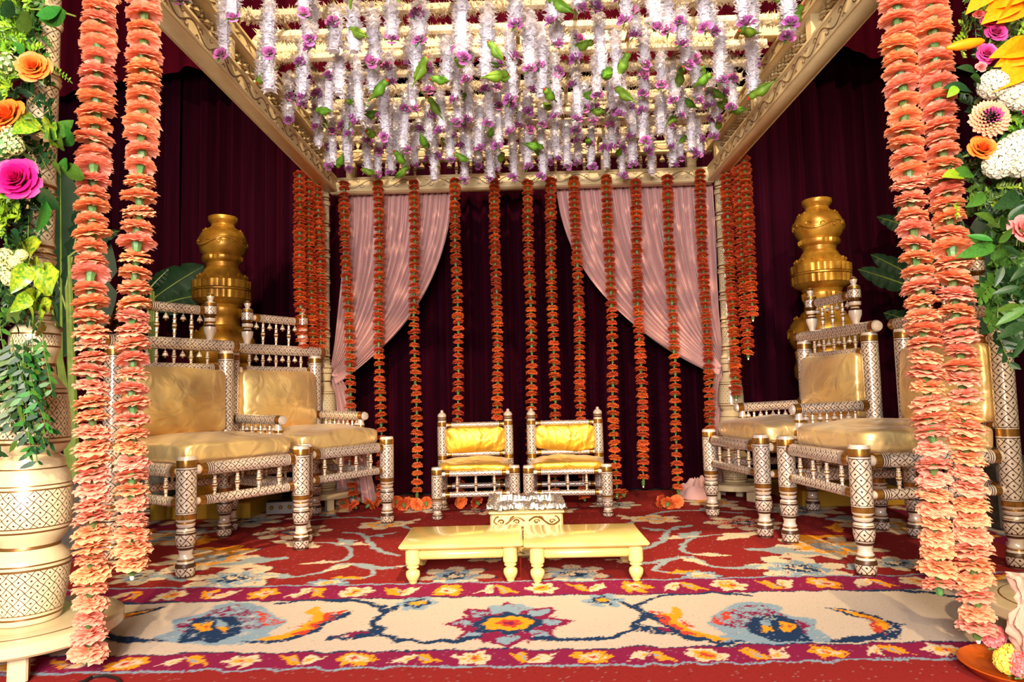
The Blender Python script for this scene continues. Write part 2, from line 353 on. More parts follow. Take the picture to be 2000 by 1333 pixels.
# ---------------------------------------------------------------- carpet (woven pattern: one colour per knot)
def build_carpet():
    rs = np.random.RandomState(3)
    xs = np.concatenate([np.arange(-3.0, -1.8, 0.02), np.arange(-1.8, 1.8, 0.0062), np.arange(1.8, 3.01, 0.02)])
    ys = np.concatenate([np.arange(1.86, 3.0, 0.0062), np.arange(3.0, 4.2, 0.0095), np.arange(4.2, 5.6, 0.014)])
    X, Y = np.meshgrid(xs, ys)
    def smooth_noise(scale, seed):
        r = np.random.RandomState(seed); g = r.rand(int(8 / scale) + 4, int(10 / scale) + 4)
        gx = (X + 4) / scale; gy = (Y + 0) / scale; ix = gx.astype(int); iy = gy.astype(int); fx = gx - ix; fy = gy - iy
        fx = fx * fx * (3 - 2 * fx); fy = fy * fy * (3 - 2 * fy)
        a = g[iy, ix] * (1 - fx) + g[iy, ix + 1] * fx; b_ = g[iy + 1, ix] * (1 - fx) + g[iy + 1, ix + 1] * fx
        return a * (1 - fy) + b_ * fy
    j = 0.010
    wx = X + (rs.rand(*X.shape) - 0.5) * j + (smooth_noise(0.05, 1) - 0.5) * 0.03
    wy = Y + (rs.rand(*X.shape) - 0.5) * j + (smooth_noise(0.05, 2) - 0.5) * 0.03
    worn = smooth_noise(0.025, 5) * 0.6 + rs.rand(*X.shape) * 0.4
    def L(r, g, b): return np.array([S(r), S(g), S(b)])
    RED, WHITE, PLUM, NAVY, BLUE, GOLD, BEIGE, BRICK = L(132, 34, 31), L(192, 174, 155), L(126, 26, 64), L(28, 50, 82), L(128, 150, 164), L(226, 146, 30), L(206, 186, 154), L(186, 62, 44)
    col = np.empty(X.shape + (3,)); col[:] = RED
    def box_of(x0, x1, y0, y1):
        i0, i1 = np.searchsorted(xs, x0 - 0.04), np.searchsorted(xs, x1 + 0.04); j0, j1 = np.searchsorted(ys, y0 - 0.04), np.searchsorted(ys, y1 + 0.04)
        return slice(j0, j1), slice(i0, i1)
    def put(sl, mask, c, wear=0.0):
        if mask.size == 0: return
        if wear: mask = mask & (worn[sl] > wear)
        col[sl][mask] = c
    def poly(pts, c, wear=0.0, warp=True):
        P = np.array(pts); sl = box_of(P[:, 0].min(), P[:, 0].max(), P[:, 1].min(), P[:, 1].max())
        px, py = (wx[sl], wy[sl]) if warp else (X[sl], Y[sl]); m_ = np.zeros(px.shape, bool)
        n = len(P)
        for i in range(n):
            (x0, y0), (x1, y1) = P[i], P[(i + 1) % n]
            if y0 == y1: continue
            cr = ((y0 > py) != (y1 > py)) & (px < (x1 - x0) * (py - y0) / (y1 - y0) + x0); m_ ^= cr
        put(sl, m_, c, wear)
    def stroke(pts, wd, c, wear=0.0, smooth=3):
        P = [np.array(p, float) for p in pts]
        for _ in range(smooth):
            Q = [P[0]]
            for a, b_ in zip(P[:-1], P[1:]): Q += [a * 0.75 + b_ * 0.25, a * 0.25 + b_ * 0.75]
            P = Q + [P[-1]]
        A = np.array(P); sl = box_of(A[:, 0].min() - wd, A[:, 0].max() + wd, A[:, 1].min() - wd, A[:, 1].max() + wd)
        px, py = wx[sl], wy[sl]; d2 = np.full(px.shape, 9.0)
        for a, b_ in zip(A[:-1], A[1:]):
            e = b_ - a; ll = e @ e + 1e-12; t = np.clip(((px - a[0]) * e[0] + (py - a[1]) * e[1]) / ll, 0, 1)
            d2 = np.minimum(d2, (px - a[0] - t * e[0]) ** 2 + (py - a[1] - t * e[1]) ** 2)
        put(sl, d2 < (wd / 2) ** 2, c, wear)
    def lobes(cx, cy, rx, ry, n, depth, ph=0.0, pts=72, sharp=1.0):
        out = []
        for i in range(pts):
            a = 2 * PI * i / pts; r = 1 - depth + depth * abs(math.cos(n * (a - ph) / 2)) ** sharp
            out.append((cx + rx * r * math.cos(a), cy + ry * r * math.sin(a)))
        return out
    def G(*pp): return [tuple(atZ(px, py)[:2]) for px, py in pp]
    # field: vines and blossoms, mirrored about the middle of the rug
    ax = -0.075
    def both(fn, pts, *a, **k):
        fn(pts, *a, **k); fn([(2 * ax - x, y) for x, y in pts], *a, **k)
    def blossom(cx, cy, R, n=7, pal=0, ph=0.3):
        for s in (1, -1):
            x = cx if s == 1 else 2 * ax - cx; p_ = ph if s == 1 else PI - ph
            c1, c2, c3 = ((BEIGE, BLUE, NAVY), (BEIGE, GOLD, BLUE), (BLUE, BEIGE, GOLD), (BEIGE, BRICK, NAVY))[pal]
            poly(lobes(x, cy, R * 1.06, R * 1.06, n, 0.42, p_), NAVY, 0.55); poly(lobes(x, cy, R, R, n, 0.42, p_), c1, 0.16)
            poly(lobes(x, cy, R * 0.66, R * 0.66, n, 0.4, p_ + 0.3), c2, 0.38); poly(lobes(x, cy, R * 0.36, R * 0.36, 5, 0.3, p_), c3, 0.42)
            poly(lobes(x, cy, R * 0.14, R * 0.14, 4, 0.3, p_), BEIGE, 0.3)
    def leaf(x, y, a, ln, c=None, wd=0.30):
        c = BEIGE if c is None else c
        for s in (1, -1):
            x0 = x if s == 1 else 2 * ax - x; aa = a if s == 1 else PI - a
            dx, dy = math.cos(aa), math.sin(aa); q = []
            for k in range(13):
                t = k / 12; ww = wd * math.sin(PI * t ** 0.7) * (0.7 + 0.3 * math.cos(t * 15)); q.append((t, ww))
            pts = [(x0 + ln * (t * dx - w_ * dy * s), y + ln * (t * dy + w_ * dx * s)) for t, w_ in q] + [(x0 + ln * (t * dx + 0.4 * w_ * dy * s), y + ln * (t * dy - 0.4 * w_ * dx * s)) for t, w_ in reversed(q)]
            poly(pts, c, 0.12)
    VINE = L(146, 158, 160)
    both(stroke, G((1240, 1082), (1270, 1075), (1298, 1058), (1305, 1043), (1322, 1034), (1352, 1030)), 0.035, VINE, 0.1)
    both(stroke, G((1475, 1046), (1385, 1050), (1345, 1056), (1330, 1075), (1348, 1090), (1400, 1088)), 0.03, VINE, 0.1)
    both(stroke, G((1245, 1107), (1280, 1103), (1320, 1095), (1352, 1092), (1380, 1110), (1425, 1117), (1490, 1117)), 0.028, VINE, 0.1)
    both(stroke, G((1330, 1094), (1290, 1105), (1275, 1118), (1300, 1125), (1330, 1126)), 0.028, VINE, 0.1)
    both(stroke, G((1200, 1035), (1250, 1020), (1290, 1003), (1370, 1000), (1450, 1006)), 0.035, VINE, 0.1)
    for px, py, R, n, pal in ((1368, 1132, 0.09, 8, 2), (1562, 1116, 0.22, 7, 0), (1618, 1073, 0.26, 9, 1), (1455, 1026, 0.24, 8, 3), (1280, 1018, 0.16, 6, 1), (1120, 1127, 0.17, 7, 0),
                              (1750, 1106, 0.14, 6, 0), (1560, 1000, 0.28, 8, 0), (1390, 985, 0.2, 7, 1), (1200, 990, 0.18, 7, 0), (1090, 1000, 0.14, 6, 3), (1720, 1030, 0.26, 8, 1), (1060, 1090, 0.13, 6, 0)):
        c = atZ(px, py); blossom(c.x, c.y, R, n, pal, ph=R * 9)
    for px, py, a, ln, cc in ((1300, 1058, 0.3, 0.22, None), (1310, 1042, 2.4, 0.2, VINE), (1335, 1056, 0.9, 0.24, VINE), (1352, 1090, -0.2, 0.2, None), (1322, 1094, -1.0, 0.2, None), (1290, 1106, 2.8, 0.16, VINE),
                              (1300, 1126, 0.2, 0.16, GOLD), (1400, 1060, 0.5, 0.4, None), (1450, 1078, -0.4, 0.42, VINE), (1440, 1117, 0.3, 0.16, VINE), (1250, 1021, 2.0, 0.25, None), (1370, 1000, 0.6, 0.3, VINE),
                              (1530, 1060, 0.2, 0.36, GOLD), (1660, 1120, 0.6, 0.24, VINE), (1240, 1104, 2.6, 0.15, None), (1500, 1095, 0.1, 0.3, None), (1800, 1075, 0.3, 0.3, None), (1640, 1045, 1.2, 0.3, GOLD), (1150, 1040, 0.4, 0.25, None),
                              (1700, 1075, 2.9, 0.2, VINE), (1480, 1000, 2.3, 0.3, None), (1610, 1020, 0.1, 0.4, VINE)):
        c = atZ(px, py); leaf(c.x, c.y, a, ln, cc)
    # side borders of the rug
    for sx in (-1, 1):
        def band(x0, x1, c, y0=2.0):
            m_ = (sx * wx > x0) & (sx * wx < x1) & (wy > y0); col[m_] = c
        band(2.30, 2.46, PLUM); band(2.46, 2.48, BLUE); band(2.48, 2.92, WHITE); band(2.92, 2.94, BLUE); band(2.94, 3.2, PLUM)
        for k in range(12):
            cy = 2.9 + k * 0.27
            poly(lobes(sx * 2.7, cy, 0.13, 0.11, 7, 0.4, k), (NAVY, GOLD, BLUE, BRICK)[k % 4], 0.2); poly(lobes(sx * 2.38, cy, 0.05, 0.09, 5, 0.4, k), (BEIGE, GOLD)[k % 2], 0.2)
    # front border: plum guard stripes and the white band
    def hband(y0, y1, c, ragged=True): m_ = ((wy if ragged else Y) > y0) & ((wy if ragged else Y) < y1); col[m_] = c
    hband(1.80, 2.062, RED); hband(2.050, 2.066, BLUE); hband(2.064, 2.188, PLUM); hband(2.184, 2.192, NAVY); hband(2.192, 2.742, WHITE); hband(2.738, 2.748, NAVY); hband(2.748, 2.945, PLUM); hband(2.945, 2.962, BLUE)
    rr = random.Random(5)
    def guard(cy, hh, step):
        k = 0; x = -3.0
        while x < 3.0:
            x += step; k += 1; q = k % 4
            if q in (0, 2):
                poly(lobes(x, cy, step * 0.36, hh * 0.46, 6, 0.35, 0.5 * q), (BEIGE, GOLD)[q // 2], 0.15); poly(lobes(x, cy, step * 0.2, hh * 0.26, 5, 0.3, 1), (GOLD, BEIGE)[q // 2], 0.35)
                poly(lobes(x, cy, step * 0.07, hh * 0.1, 4, 0.2), BRICK, 0.2)
            else:
                s = 1 if q == 1 else -1
                for d in (-1, 1):
                    poly([(x, cy - s * hh * 0.34), (x + d * step * 0.2, cy - s * hh * 0.3), (x + d * step * 0.46, cy + s * hh * 0.38), (x + d * step * 0.30, cy + s * hh * 0.2), (x + d * step * 0.16, cy + s * hh * 0.36), (x + d * step * 0.04, cy)], BEIGE if d * s > 0 else GOLD, 0.15)
                    poly([(x, cy - s * hh * 0.2), (x + d * step * 0.14, cy - s * hh * 0.1), (x + d * step * 0.24, cy + s * hh * 0.26)], GOLD if d * s > 0 else BLUE, 0.3)
    guard(2.124, 0.118, 0.176); guard(2.846, 0.185, 0.19)
    # star medallion in the middle of the white band
    mx, my = -0.083, 2.43
    def star(s, n, r0, r1, c, wear=0.2, ph=PI / 2):
        pts = []
        for i in range(2 * n):
            a = ph + PI * i / n; r = r0 if i % 2 == 0 else r1; pts.append((mx + s * r * math.cos(a), my + s * r * math.sin(a) * 1.05))
        poly(pts, c, wear)
    star(1, 8, 0.235, 0.155, PLUM, 0.1); star(1, 8, 0.2, 0.13, BLUE, 0.34); star(1, 8, 0.19, 0.11, PLUM, 0.35, PI / 2 + PI / 8)
    poly(lobes(mx, my + 0.16, 0.09, 0.07, 5, 0.4), BLUE, 0.2)
    poly(lobes(mx, my, 0.125, 0.125, 8, 0.2), NAVY, 0.12); poly(lobes(mx, my, 0.085, 0.09, 8, 0.15), GOLD, 0.1); poly(lobes(mx, my, 0.045, 0.05, 6, 0.3), BRICK, 0.1); poly(lobes(mx, my, 0.022, 0.025, 5, 0.3), PLUM)
    def bothm(fn, pts, *a, **k):
        fn(pts, *a, **k); fn([(2 * mx - x, y) for x, y in pts], *a, **k)
    # looping vine left and right of it
    bothm(stroke, G((945, 1253), (905, 1260), (800, 1264), (755, 1252), (735, 1232), (737, 1214), (752, 1200), (735, 1188), (690, 1180), (600, 1178), (545, 1186)), 0.026, NAVY, 0.12)
    bothm(stroke, G((752, 1204), (775, 1190), (800, 1184)), 0.024, NAVY, 0.12)
    c = atZ(815, 1186)
    for s in (1, -1):
        x = c.x if s == 1 else 2 * mx - c.x
        poly(lobes(x, c.y, 0.085, 0.09, 6, 0.35), BLUE, 0.2); poly(lobes(x, c.y, 0.055, 0.06, 5, 0.35), NAVY, 0.35); poly(lobes(x, c.y, 0.03, 0.035, 5, 0.3), GOLD, 0.1)
    bothm(poly, G((735, 1238), (690, 1244), (640, 1252), (630, 1262), (680, 1258), (745, 1252)), NAVY, 0.3)
    bothm(poly, G((715, 1242), (680, 1247), (648, 1256), (690, 1252)), PLUM, 0.3)
    # great palmettes
    def palmette(pxc, sgn):
        def Q(*pp): return G(*[(pxc + sgn * (px - 450), py) for px, py in pp])
        poly(Q((400, 1205), (420, 1190), (450, 1184), (490, 1186), (515, 1192), (535, 1208), (560, 1222), (540, 1236), (520, 1248), (540, 1262), (450, 1268), (360, 1266), (300, 1262), (310, 1250), (345, 1238), (340, 1218), (372, 1212)), BLUE, 0.14)
        poly(Q((412, 1200), (450, 1190), (490, 1192), (528, 1212), (545, 1224), (500, 1236), (420, 1240), (380, 1228)), PLUM, 0.55)
        poly(Q((500, 1198), (530, 1210), (556, 1222), (530, 1230), (505, 1222)), BRICK, 0.45); poly(Q((350, 1226), (385, 1214), (400, 1232), (360, 1250)), PLUM, 0.45)
        poly(Q((368, 1234), (385, 1216), (420, 1210), (462, 1214), (478, 1228), (470, 1246), (420, 1262), (350, 1264)), NAVY, 0.2)
        poly(Q((378, 1226), (410, 1222), (412, 1240), (385, 1244)), GOLD, 0.3); poly(Q((420, 1216), (452, 1222), (450, 1234), (428, 1230)), BLUE, 0.3); poly(Q((425, 1232), (455, 1230), (440, 1246)), GOLD, 0.35)
        poly(Q((392, 1230), (402, 1230), (400, 1238)), BRICK, 0.2)
        # feathered crescents each side
        poly(Q((470, 1264), (540, 1258), (585, 1245), (612, 1228), (640, 1212), (668, 1206), (690, 1202), (676, 1214), (650, 1222), (628, 1240), (590, 1256), (530, 1268)), NAVY, 0.15)
        poly(Q((505, 1258), (550, 1250), (590, 1236), (606, 1220), (600, 1206), (608, 1194), (625, 1194), (632, 1204), (640, 1212), (622, 1232), (592, 1248), (540, 1262)), GOLD, 0.12)
        poly(Q((560, 1252), (600, 1240), (624, 1218), (640, 1204), (676, 1200), (655, 1214), (632, 1230), (596, 1250)), BRICK, 0.4)
        poly(Q((560, 1236), (590, 1228), (604, 1212), (596, 1232)), BRICK, 0.3)
        def Q2(*pp): return Q(*[(335 - (335 - px) * 1.35, py) for px, py in pp])
        poly(Q2((330, 1262), (300, 1262), (260, 1262), (215, 1256), (208, 1244), (215, 1226), (250, 1210), (300, 1196), (330, 1192), (300, 1204), (258, 1220), (240, 1236), (255, 1250), (310, 1256)), NAVY, 0.2)
        poly(Q2((225, 1240), (232, 1224), (262, 1208), (318, 1194), (270, 1212), (248, 1230), (248, 1244)), GOLD, 0.2); poly(Q2((232, 1250), (236, 1236), (254, 1218), (282, 1206), (256, 1226), (252, 1246)), BRICK, 0.4)
    palmette(450, 1); palmette(1485, -1)
    bothm(stroke, G((330, 1184), (255, 1186), (190, 1194), (130, 1206)), 0.024, NAVY, 0.12)
    bothm(poly, G((140, 1262), (60, 1236), (20, 1200), (90, 1210)), NAVY, 0.4)
    # fine abrash: scattered off-colour knots
    k = rs.rand(*X.shape); col[k < 0.012] *= 0.75; m2 = (k > 0.985); col[m2] = col[m2] * 0.8 + 0.1
    ny, nx = X.shape
    Z = np.full(X.shape, 0.012); Z += (smooth_noise(0.5, 9) - 0.5) * 0.004
    Z[0, :] = 0; Z[-1, :] = 0; Z[:, 0] = 0; Z[:, -1] = 0
    V = np.stack([X, Y, Z], -1).reshape(-1, 3)
    idx = np.arange(ny * nx).reshape(ny, nx)
    Q = np.stack([idx[:-1, :-1], idx[:-1, 1:], idx[1:, 1:], idx[1:, :-1]], -1).reshape(-1, 4)
    me = bpy.data.meshes.new('carpet'); nf = len(Q)
    me.vertices.add(len(V)); me.vertices.foreach_set('co', V.ravel())
    me.loops.add(nf * 4); me.loops.foreach_set('vertex_index', Q.ravel())
    me.polygons.add(nf); me.polygons.foreach_set('loop_start', np.arange(0, nf * 4, 4)); me.polygons.foreach_set('loop_total', np.full(nf, 4))
    me.update(calc_edges=True)
    a = me.color_attributes.new('weave', 'FLOAT_COLOR', 'POINT')
    a.data.foreach_set('color', np.concatenate([col.reshape(-1, 3), np.ones((ny * nx, 1))], 1).ravel())
    me.materials.append(MATS['carpet_pile']); me.validate()
    tag(link('carpet', me), 'large red floral carpet with a white and plum border under the chairs', 'carpet')
build_carpet()
CZ = 0.012

# ---------------------------------------------------------------- stage curtains
def curtain_mesh(x0, x1, Y, z0, z1, period, amp, seed):
    r = random.Random(seed); mb = MB('velvet'); n = int((x1 - x0) / 0.012)
    ph = [r.random() * 6 for _ in range(4)]
    def fn(u, v):
        x = x0 + (x1 - x0) * u; z = z0 + (z1 - z0) * v; q = x + 0.02 * math.sin(3 * x + ph[0]) + 0.012 * math.sin(11 * x + ph[1])
        f = math.sin(2 * PI * q / period + ph[2] + 0.25 * math.sin(z * 1.3 + x * 2)); f = math.copysign(abs(f) ** 0.7, f)
        return (x, Y + amp * f + amp * 0.35 * math.sin(2 * PI * q / period * 2.3 + ph[3]), z)
    mb.grid(fn, n, 10); return mb
panels = [(-4.9, -3.0, 'burgundy velvet stage curtain at the far left behind the banana plant'), (-3.0, -1.6, 'burgundy velvet stage curtain behind the gold pot column on the left'),
          (-1.6, -0.55, 'burgundy velvet stage curtain behind the left pink drape'), (-0.55, 0.55, 'burgundy velvet stage curtain behind the two small chairs'),
          (0.55, 1.65, 'burgundy velvet stage curtain behind the right pink drape'), (1.65, 3.0, 'burgundy velvet stage curtain behind the gold pot column on the right'),
          (3.0, 4.9, 'burgundy velvet stage curtain at the far right')]
for i, (a, b_, lab) in enumerate(panels):
    o = curtain_mesh(a - 0.03, b_ + 0.03, 5.75 + 0.09 * (i % 2), 0.0, 4.9, 0.15, 0.05, 20 + i).build('stage_curtain'); tag(o, lab, 'curtain', 'burgundy stage curtains')
def valance(x0, x1, lab, seed):
    mb = MB('velvet_red'); n = int((x1 - x0) / 0.02)
    def fn(u, v):
        x = x0 + (x1 - x0) * u; z = 4.95 - v * (4.95 - (3.42 + 0.10 * math.sin(x * 2.1 + seed)))
        return (x, 5.35 + 0.05 * math.sin(2 * PI * x / 0.42 + seed) + 0.02 * math.sin(x * 31), z)
    mb.grid(fn, n, 8); tag(mb.build('valance'), lab, 'valance', 'velvet valances above the stage')
valance(-4.9, -1.5, 'dark red velvet valance above the left stage curtains', 1)
valance(-1.5, 1.5, 'dark red velvet valance seen through the floral canopy', 2)
valance(1.5, 4.9, 'dark red velvet valance above the right stage curtains', 3)

# ---------------------------------------------------------------- turned pillars
def col_prof(z0, z1, r):
    """carved shaft: lattice drums between groups of turned rings"""
    p = [(r * 1.02, z0, 1)]; z = z0
    while z < z1 - 0.05:
        for rr, dz, mi in ((1.14, 0.006, 1), (1.18, 0.012, 1), (1.02, 0.016, 2), (1.02, 0.02, 1), (1.16, 0.026, 1), (1.16, 0.032, 2), (0.94, 0.04, 1), (0.94, 0.05, 1), (1.10, 0.058, 2), (1.06, 0.066, 1)):
            p.append((r * rr, z + dz, mi))
        p += [(r, z + 0.075, 1), (r, z + 0.19, 0), (r * 1.04, z + 0.196, 2)]; z += 0.2
    return p
def pillar(x, y, top, sc, label):
    t = thing('turned_pillar', label, 'pillar', (x, y, CZ), 0, 'carved pillars of the wedding canopy')
    mb = MB('cream', 'brown_band'); R = 0.255 * sc
    mb.lathe([(R * 0.97, 0.082, 0), (R, 0.09, 0), (R, 0.118, 0), (R * 0.97, 0.124, 0), (R * 0.80, 0.124, 0), (R * 0.78, 0.125, 1), (R * 0.56, 0.1255, 0), (0.05, 0.1255, 0)], 40)
    mb.build('base_plate', t)
    for k in range(3):
        a = k * 2 * PI / 3 - PI / 2 + 0.55
        fb = MB('white_flower' if False else 'cream'); fb.box((0, 0, 0.04), (0.075, 0.05, 0.085), bev=0.006)
        link('foot', fb.mesh('foot'), t, (R * 0.66 * math.cos(a), R * 0.66 * math.sin(a), 0), (0, 0, a))
    mb = MB('cream_lattice', 'cream', 'brown_band'); h = 0.124; s = sc
    P = [(0.072, 0, 1), (0.088, 0.004, 1), (0.093, 0.02, 1), (0.093, 0.026, 2), (0.094, 0.034, 1), (0.095, 0.037, 2), (0.105, 0.10, 0), (0.110, 0.165, 0), (0.110, 0.172, 2), (0.110, 0.180, 1), (0.110, 0.185, 2), (0.104, 0.20, 1), (0.09, 0.215, 1), (0.082, 0.225, 1),
         (0.080, 0.235, 2), (0.086, 0.245, 1), (0.098, 0.262, 1), (0.106, 0.278, 1), (0.108, 0.284, 2), (0.109, 0.292, 1), (0.110, 0.296, 2), (0.112, 0.35, 0), (0.108, 0.405, 0), (0.107, 0.410, 2), (0.106, 0.418, 1), (0.105, 0.422, 2), (0.10, 0.45, 1), (0.092, 0.468, 1), (0.09, 0.472, 2), (0.086, 0.50, 1),
         (0.072, 0.512, 1), (0.086, 0.525, 1), (0.098, 0.545, 1), (0.10, 0.552, 2), (0.10, 0.56, 1), (0.10, 0.565, 2), (0.098, 0.63, 0), (0.090, 0.70, 0), (0.088, 0.706, 2), (0.086, 0.716, 1), (0.085, 0.72, 2), (0.07, 0.745, 1), (0.058, 0.765, 1), (0.055, 0.79, 1),
         (0.056, 0.80, 2), (0.060, 0.83, 1), (0.066, 0.85, 1), (0.068, 0.856, 2), (0.068, 0.89, 0), (0.068, 0.896, 2), (0.066, 0.905, 1), (0.050, 0.925, 1)]
    P = [(r * s, z + h, mi) for r, z, mi in P]; mb.lathe(P, 28, cell=0.034)
    P = col_prof(0.924 + h, top - CZ - 0.06, 0.045) + [(0.05, top - CZ - 0.03, 1), (0.05, top - CZ - 0.01, 2), (0.02, top - CZ, 1)]
    mb.lathe(P, 20, cell=0.036, cells=8); mb.build('shaft', t)
    return t
PX, PXR, YF, YB = 1.58, 1.67, 2.16, 5.03
pl = atY(632, 700, YB); prr = atY(1424, 700, YB)
pillar(-PX, YF, 2.75, 1.05, 'cream turned pillar wrapped in flowers and leaves at the front left')
pillar(PXR, YF, 2.75, 1.05, 'cream turned pillar beside the copper tray at the front right')
pillar(pl.x, YB, 2.75, 0.9, 'cream turned pillar behind the left armchair, beside the left pink drape')
pillar(prr.x, YB, 2.75, 0.9, 'cream turned pillar behind the right armchair, beside the right pink drape')

# ---------------------------------------------------------------- canopy railings
ZL0, ZL1, ZU0, ZU1 = 2.35, 2.465, 2.585, 2.675
def scroll_strip(mb, L, z, y, side, step=0.13, amp=0.022, r=0.0032):
    """running scrollwork in relief along local x, on the face y"""
    x = 0.05; k = 0
    while x + step < L - 0.03:
        s = 1 if k % 2 == 0 else -1; pts = []
        for i in range(9):
            t = i / 8; pts.append((x + step * t, y + side * 0.001, z + s * amp * math.cos(PI * t)))
        mb.tube(pts, r, 4)
        cx, cz = x + step * 0.52, z + s * amp * 0.35; pts = []
        for i in range(9):
            a = i * 0.72; q = amp * (0.75 - i * 0.07); pts.append((cx + q * math.cos(a) * 1.1, y + side * 0.001, cz + s * q * math.sin(a)))
        mb.tube(pts, r * 0.9, 4)
        mb.tube([(x + step * 0.2, y + side * 0.001, z - s * amp * 1.0), (x + step * 0.3, y + side * 0.001, z - s * amp * 0.55), (x + step * 0.42, y + side * 0.001, z - s * amp * 0.95)], r * 0.8, 4)
        x += step; k += 1
BAL = [(0.5, 0), (0.62, 0.06, 0), (0.42, 0.1, 0), (0.8, 0.16, 0), (0.8, 0.2, 1), (0.55, 0.24, 0), (0.9, 0.36, 0), (1.0, 0.44, 1), (1.0, 0.5, 0), (0.95, 0.56, 1), (0.6, 0.62, 0), (0.85, 0.7, 0), (0.85, 0.74, 1), (0.5, 0.8, 0), (0.72, 0.9, 0), (0.45, 0.95, 1), (0.4, 1.0, 0)]
def baluster_mesh(L, r, mats, n=8):
    mb = MB(*mats); mb.lathe([(p[0] * r, p[1] * L) + tuple(p[2:3]) for p in BAL], n); return mb.mesh('baluster')
def bell_mesh(s, mats):
    """hangs from its origin"""
    mb = MB(*mats)
    mb.lathe([(r * s, z * s) + (k,) for r, z, k in ((0.10, -1.0, 1), (0.16, -0.94, 1), (0.10, -0.86, 1), (0.08, -0.8, 0), (0.34, -0.8, 0), (0.36, -0.76, 1), (0.28, -0.68, 0), (0.26, -0.5, 0), (0.22, -0.42, 1), (0.16, -0.36, 0), (0.10, -0.32, 0), (0.16, -0.28, 0), (0.07, -0.22, 0), (0.04, -0.2, 0), (0.04, 0.0, 0))], 8)
    return mb.mesh('bell')
rail_bal = baluster_mesh(ZU0 - ZL1, 0.016, ('beam_paint', 'brown_band')); rail_bell = bell_mesh(0.07, ('beam_paint', 'brown_band'))
def railing(label, p0, p1, inside, nbay, crest=False):
    """two carved beams joined by stiles, turned balusters and little bells; inside = +1 when local -y faces the canopy's middle"""
    p0, p1 = Vector(p0), Vector(p1); d = p1 - p0; L = d.length; rz = math.atan2(d.y, d.x)
    t = thing('canopy_railing', label, 'railing', (p0.x, p0.y, 0), rz, 'carved railings of the wedding canopy')
    W = 0.085
    for z0, z1, nm in ((ZL0, ZL1, 'lower_beam'), (ZU0, ZU1, 'upper_beam')):
        mb = MB('beam_paint'); mb.box((L / 2, 0, (z0 + z1) / 2), (L, W, z1 - z0), bev=0.006)
        h = z1 - z0
        for side in (-1, 1):     # raised fillets at the edges
            for zz in (z0 + 0.011, z1 - 0.011): mb.box((L / 2, side * (W / 2 + 0.004), zz), (L, 0.01, 0.014))
        o = mb.build(nm, t)
        cb = MB('carving_paint'); scroll_strip(cb, L, (z0 + z1) / 2, inside * (-W / 2), -inside, amp=h * 0.24); cb.build('scroll_carving', o)
    n = nbay; mb = MB('beam_paint'); mb.box((0, 0, (ZL1 + ZU0) / 2), (0.07, 0.07, ZU0 - ZL1 + 0.004), bev=0.006)
    mb.box((0, -0.036, (ZL1 + ZU0) / 2), (0.045, 0.008, 0.09)); stile = mb.mesh('stile', False)
    for k in range(n + 1):
        link('stile', stile, t, (0.16 + (L - 0.32) * k / n, 0, 0))
    for k in range(n):
        a = 0.16 + (L - 0.32) * k / n + 0.05; b_ = 0.16 + (L - 0.32) * (k + 1) / n - 0.05; m_ = max(2, round((b_ - a) / 0.108))
        for i in range(1, m_):
            link('baluster', rail_bal, t, (a + (b_ - a) * i / m_, 0, ZL1))
        for i in range(m_):
            link('bell', rail_bell, t, (a + (b_ - a) * (i + 0.5) / m_, 0, ZU0 + 0.001))
    if crest:
        mb = MB('beam_paint'); mb.box((L / 2, 0, 2.78), (L, 0.05, 0.035), bev=0.005); top = mb.build('crest_rail', t)
        pm = MB('beam_paint', 'brown_band'); pm.lathe([(0.012, ZU1), (0.016, ZU1 + 0.015, 0), (0.009, ZU1 + 0.03, 1), (0.017, ZU1 + 0.055, 0), (0.01, ZU1 + 0.088, 0)], 8); pmm = pm.mesh('crest_post')
        for k in range(22): link('crest_post', pmm, t, (0.08 + (L - 0.16) * k / 21, 0, 0))
        mb = MB('beam_paint', 'brown_band'); pts = [(0.15 * math.cos(a), 0.15 * math.sin(a)) for a in [PI * i / 20 for i in range(21)]]
        vs = [(x, -0.018, z) for x, z in pts] + [(x, 0.018, z) for x, z in pts]; fs = [tuple(range(20, -1, -1)), tuple(range(21, 42))] + [(i, i + 1, i + 22, i + 21) for i in range(20)] + [(20, 0, 21, 41)]
        mb.add(vs, fs); mb.tube([(0.11 * math.cos(PI * i / 16), -0.02, 0.11 * math.sin(PI * i / 16) + 0.01) for i in range(17)], 0.004, 5, 1)
        link('crest_plaque', mb.mesh('crest_plaque'), t, (L / 2 - 0.03, 0, 2.795))
    return t
XB = 1.435
railing('cream carved railing with balusters and bells along the left side of the canopy', (-XB, YF + 0.05, 0), (-XB, YB - 0.04, 0), 1, 3)
railing('cream carved railing with balusters and bells along the right side of the canopy', (XB, YF + 0.05, 0), (XB, YB - 0.04, 0), -1, 3)
railing('cream carved railing across the back of the canopy above the pink drapes', (pl.x + 0.05, YB + 0.02, 0), (prr.x - 0.05, YB + 0.02, 0), 1, 4, crest=True)
railing('cream carved railing across the front of the canopy, above the frame', (-PX + 0.05, YF - 0.03, 0), (PXR - 0.05, YF - 0.03, 0), -1, 4)

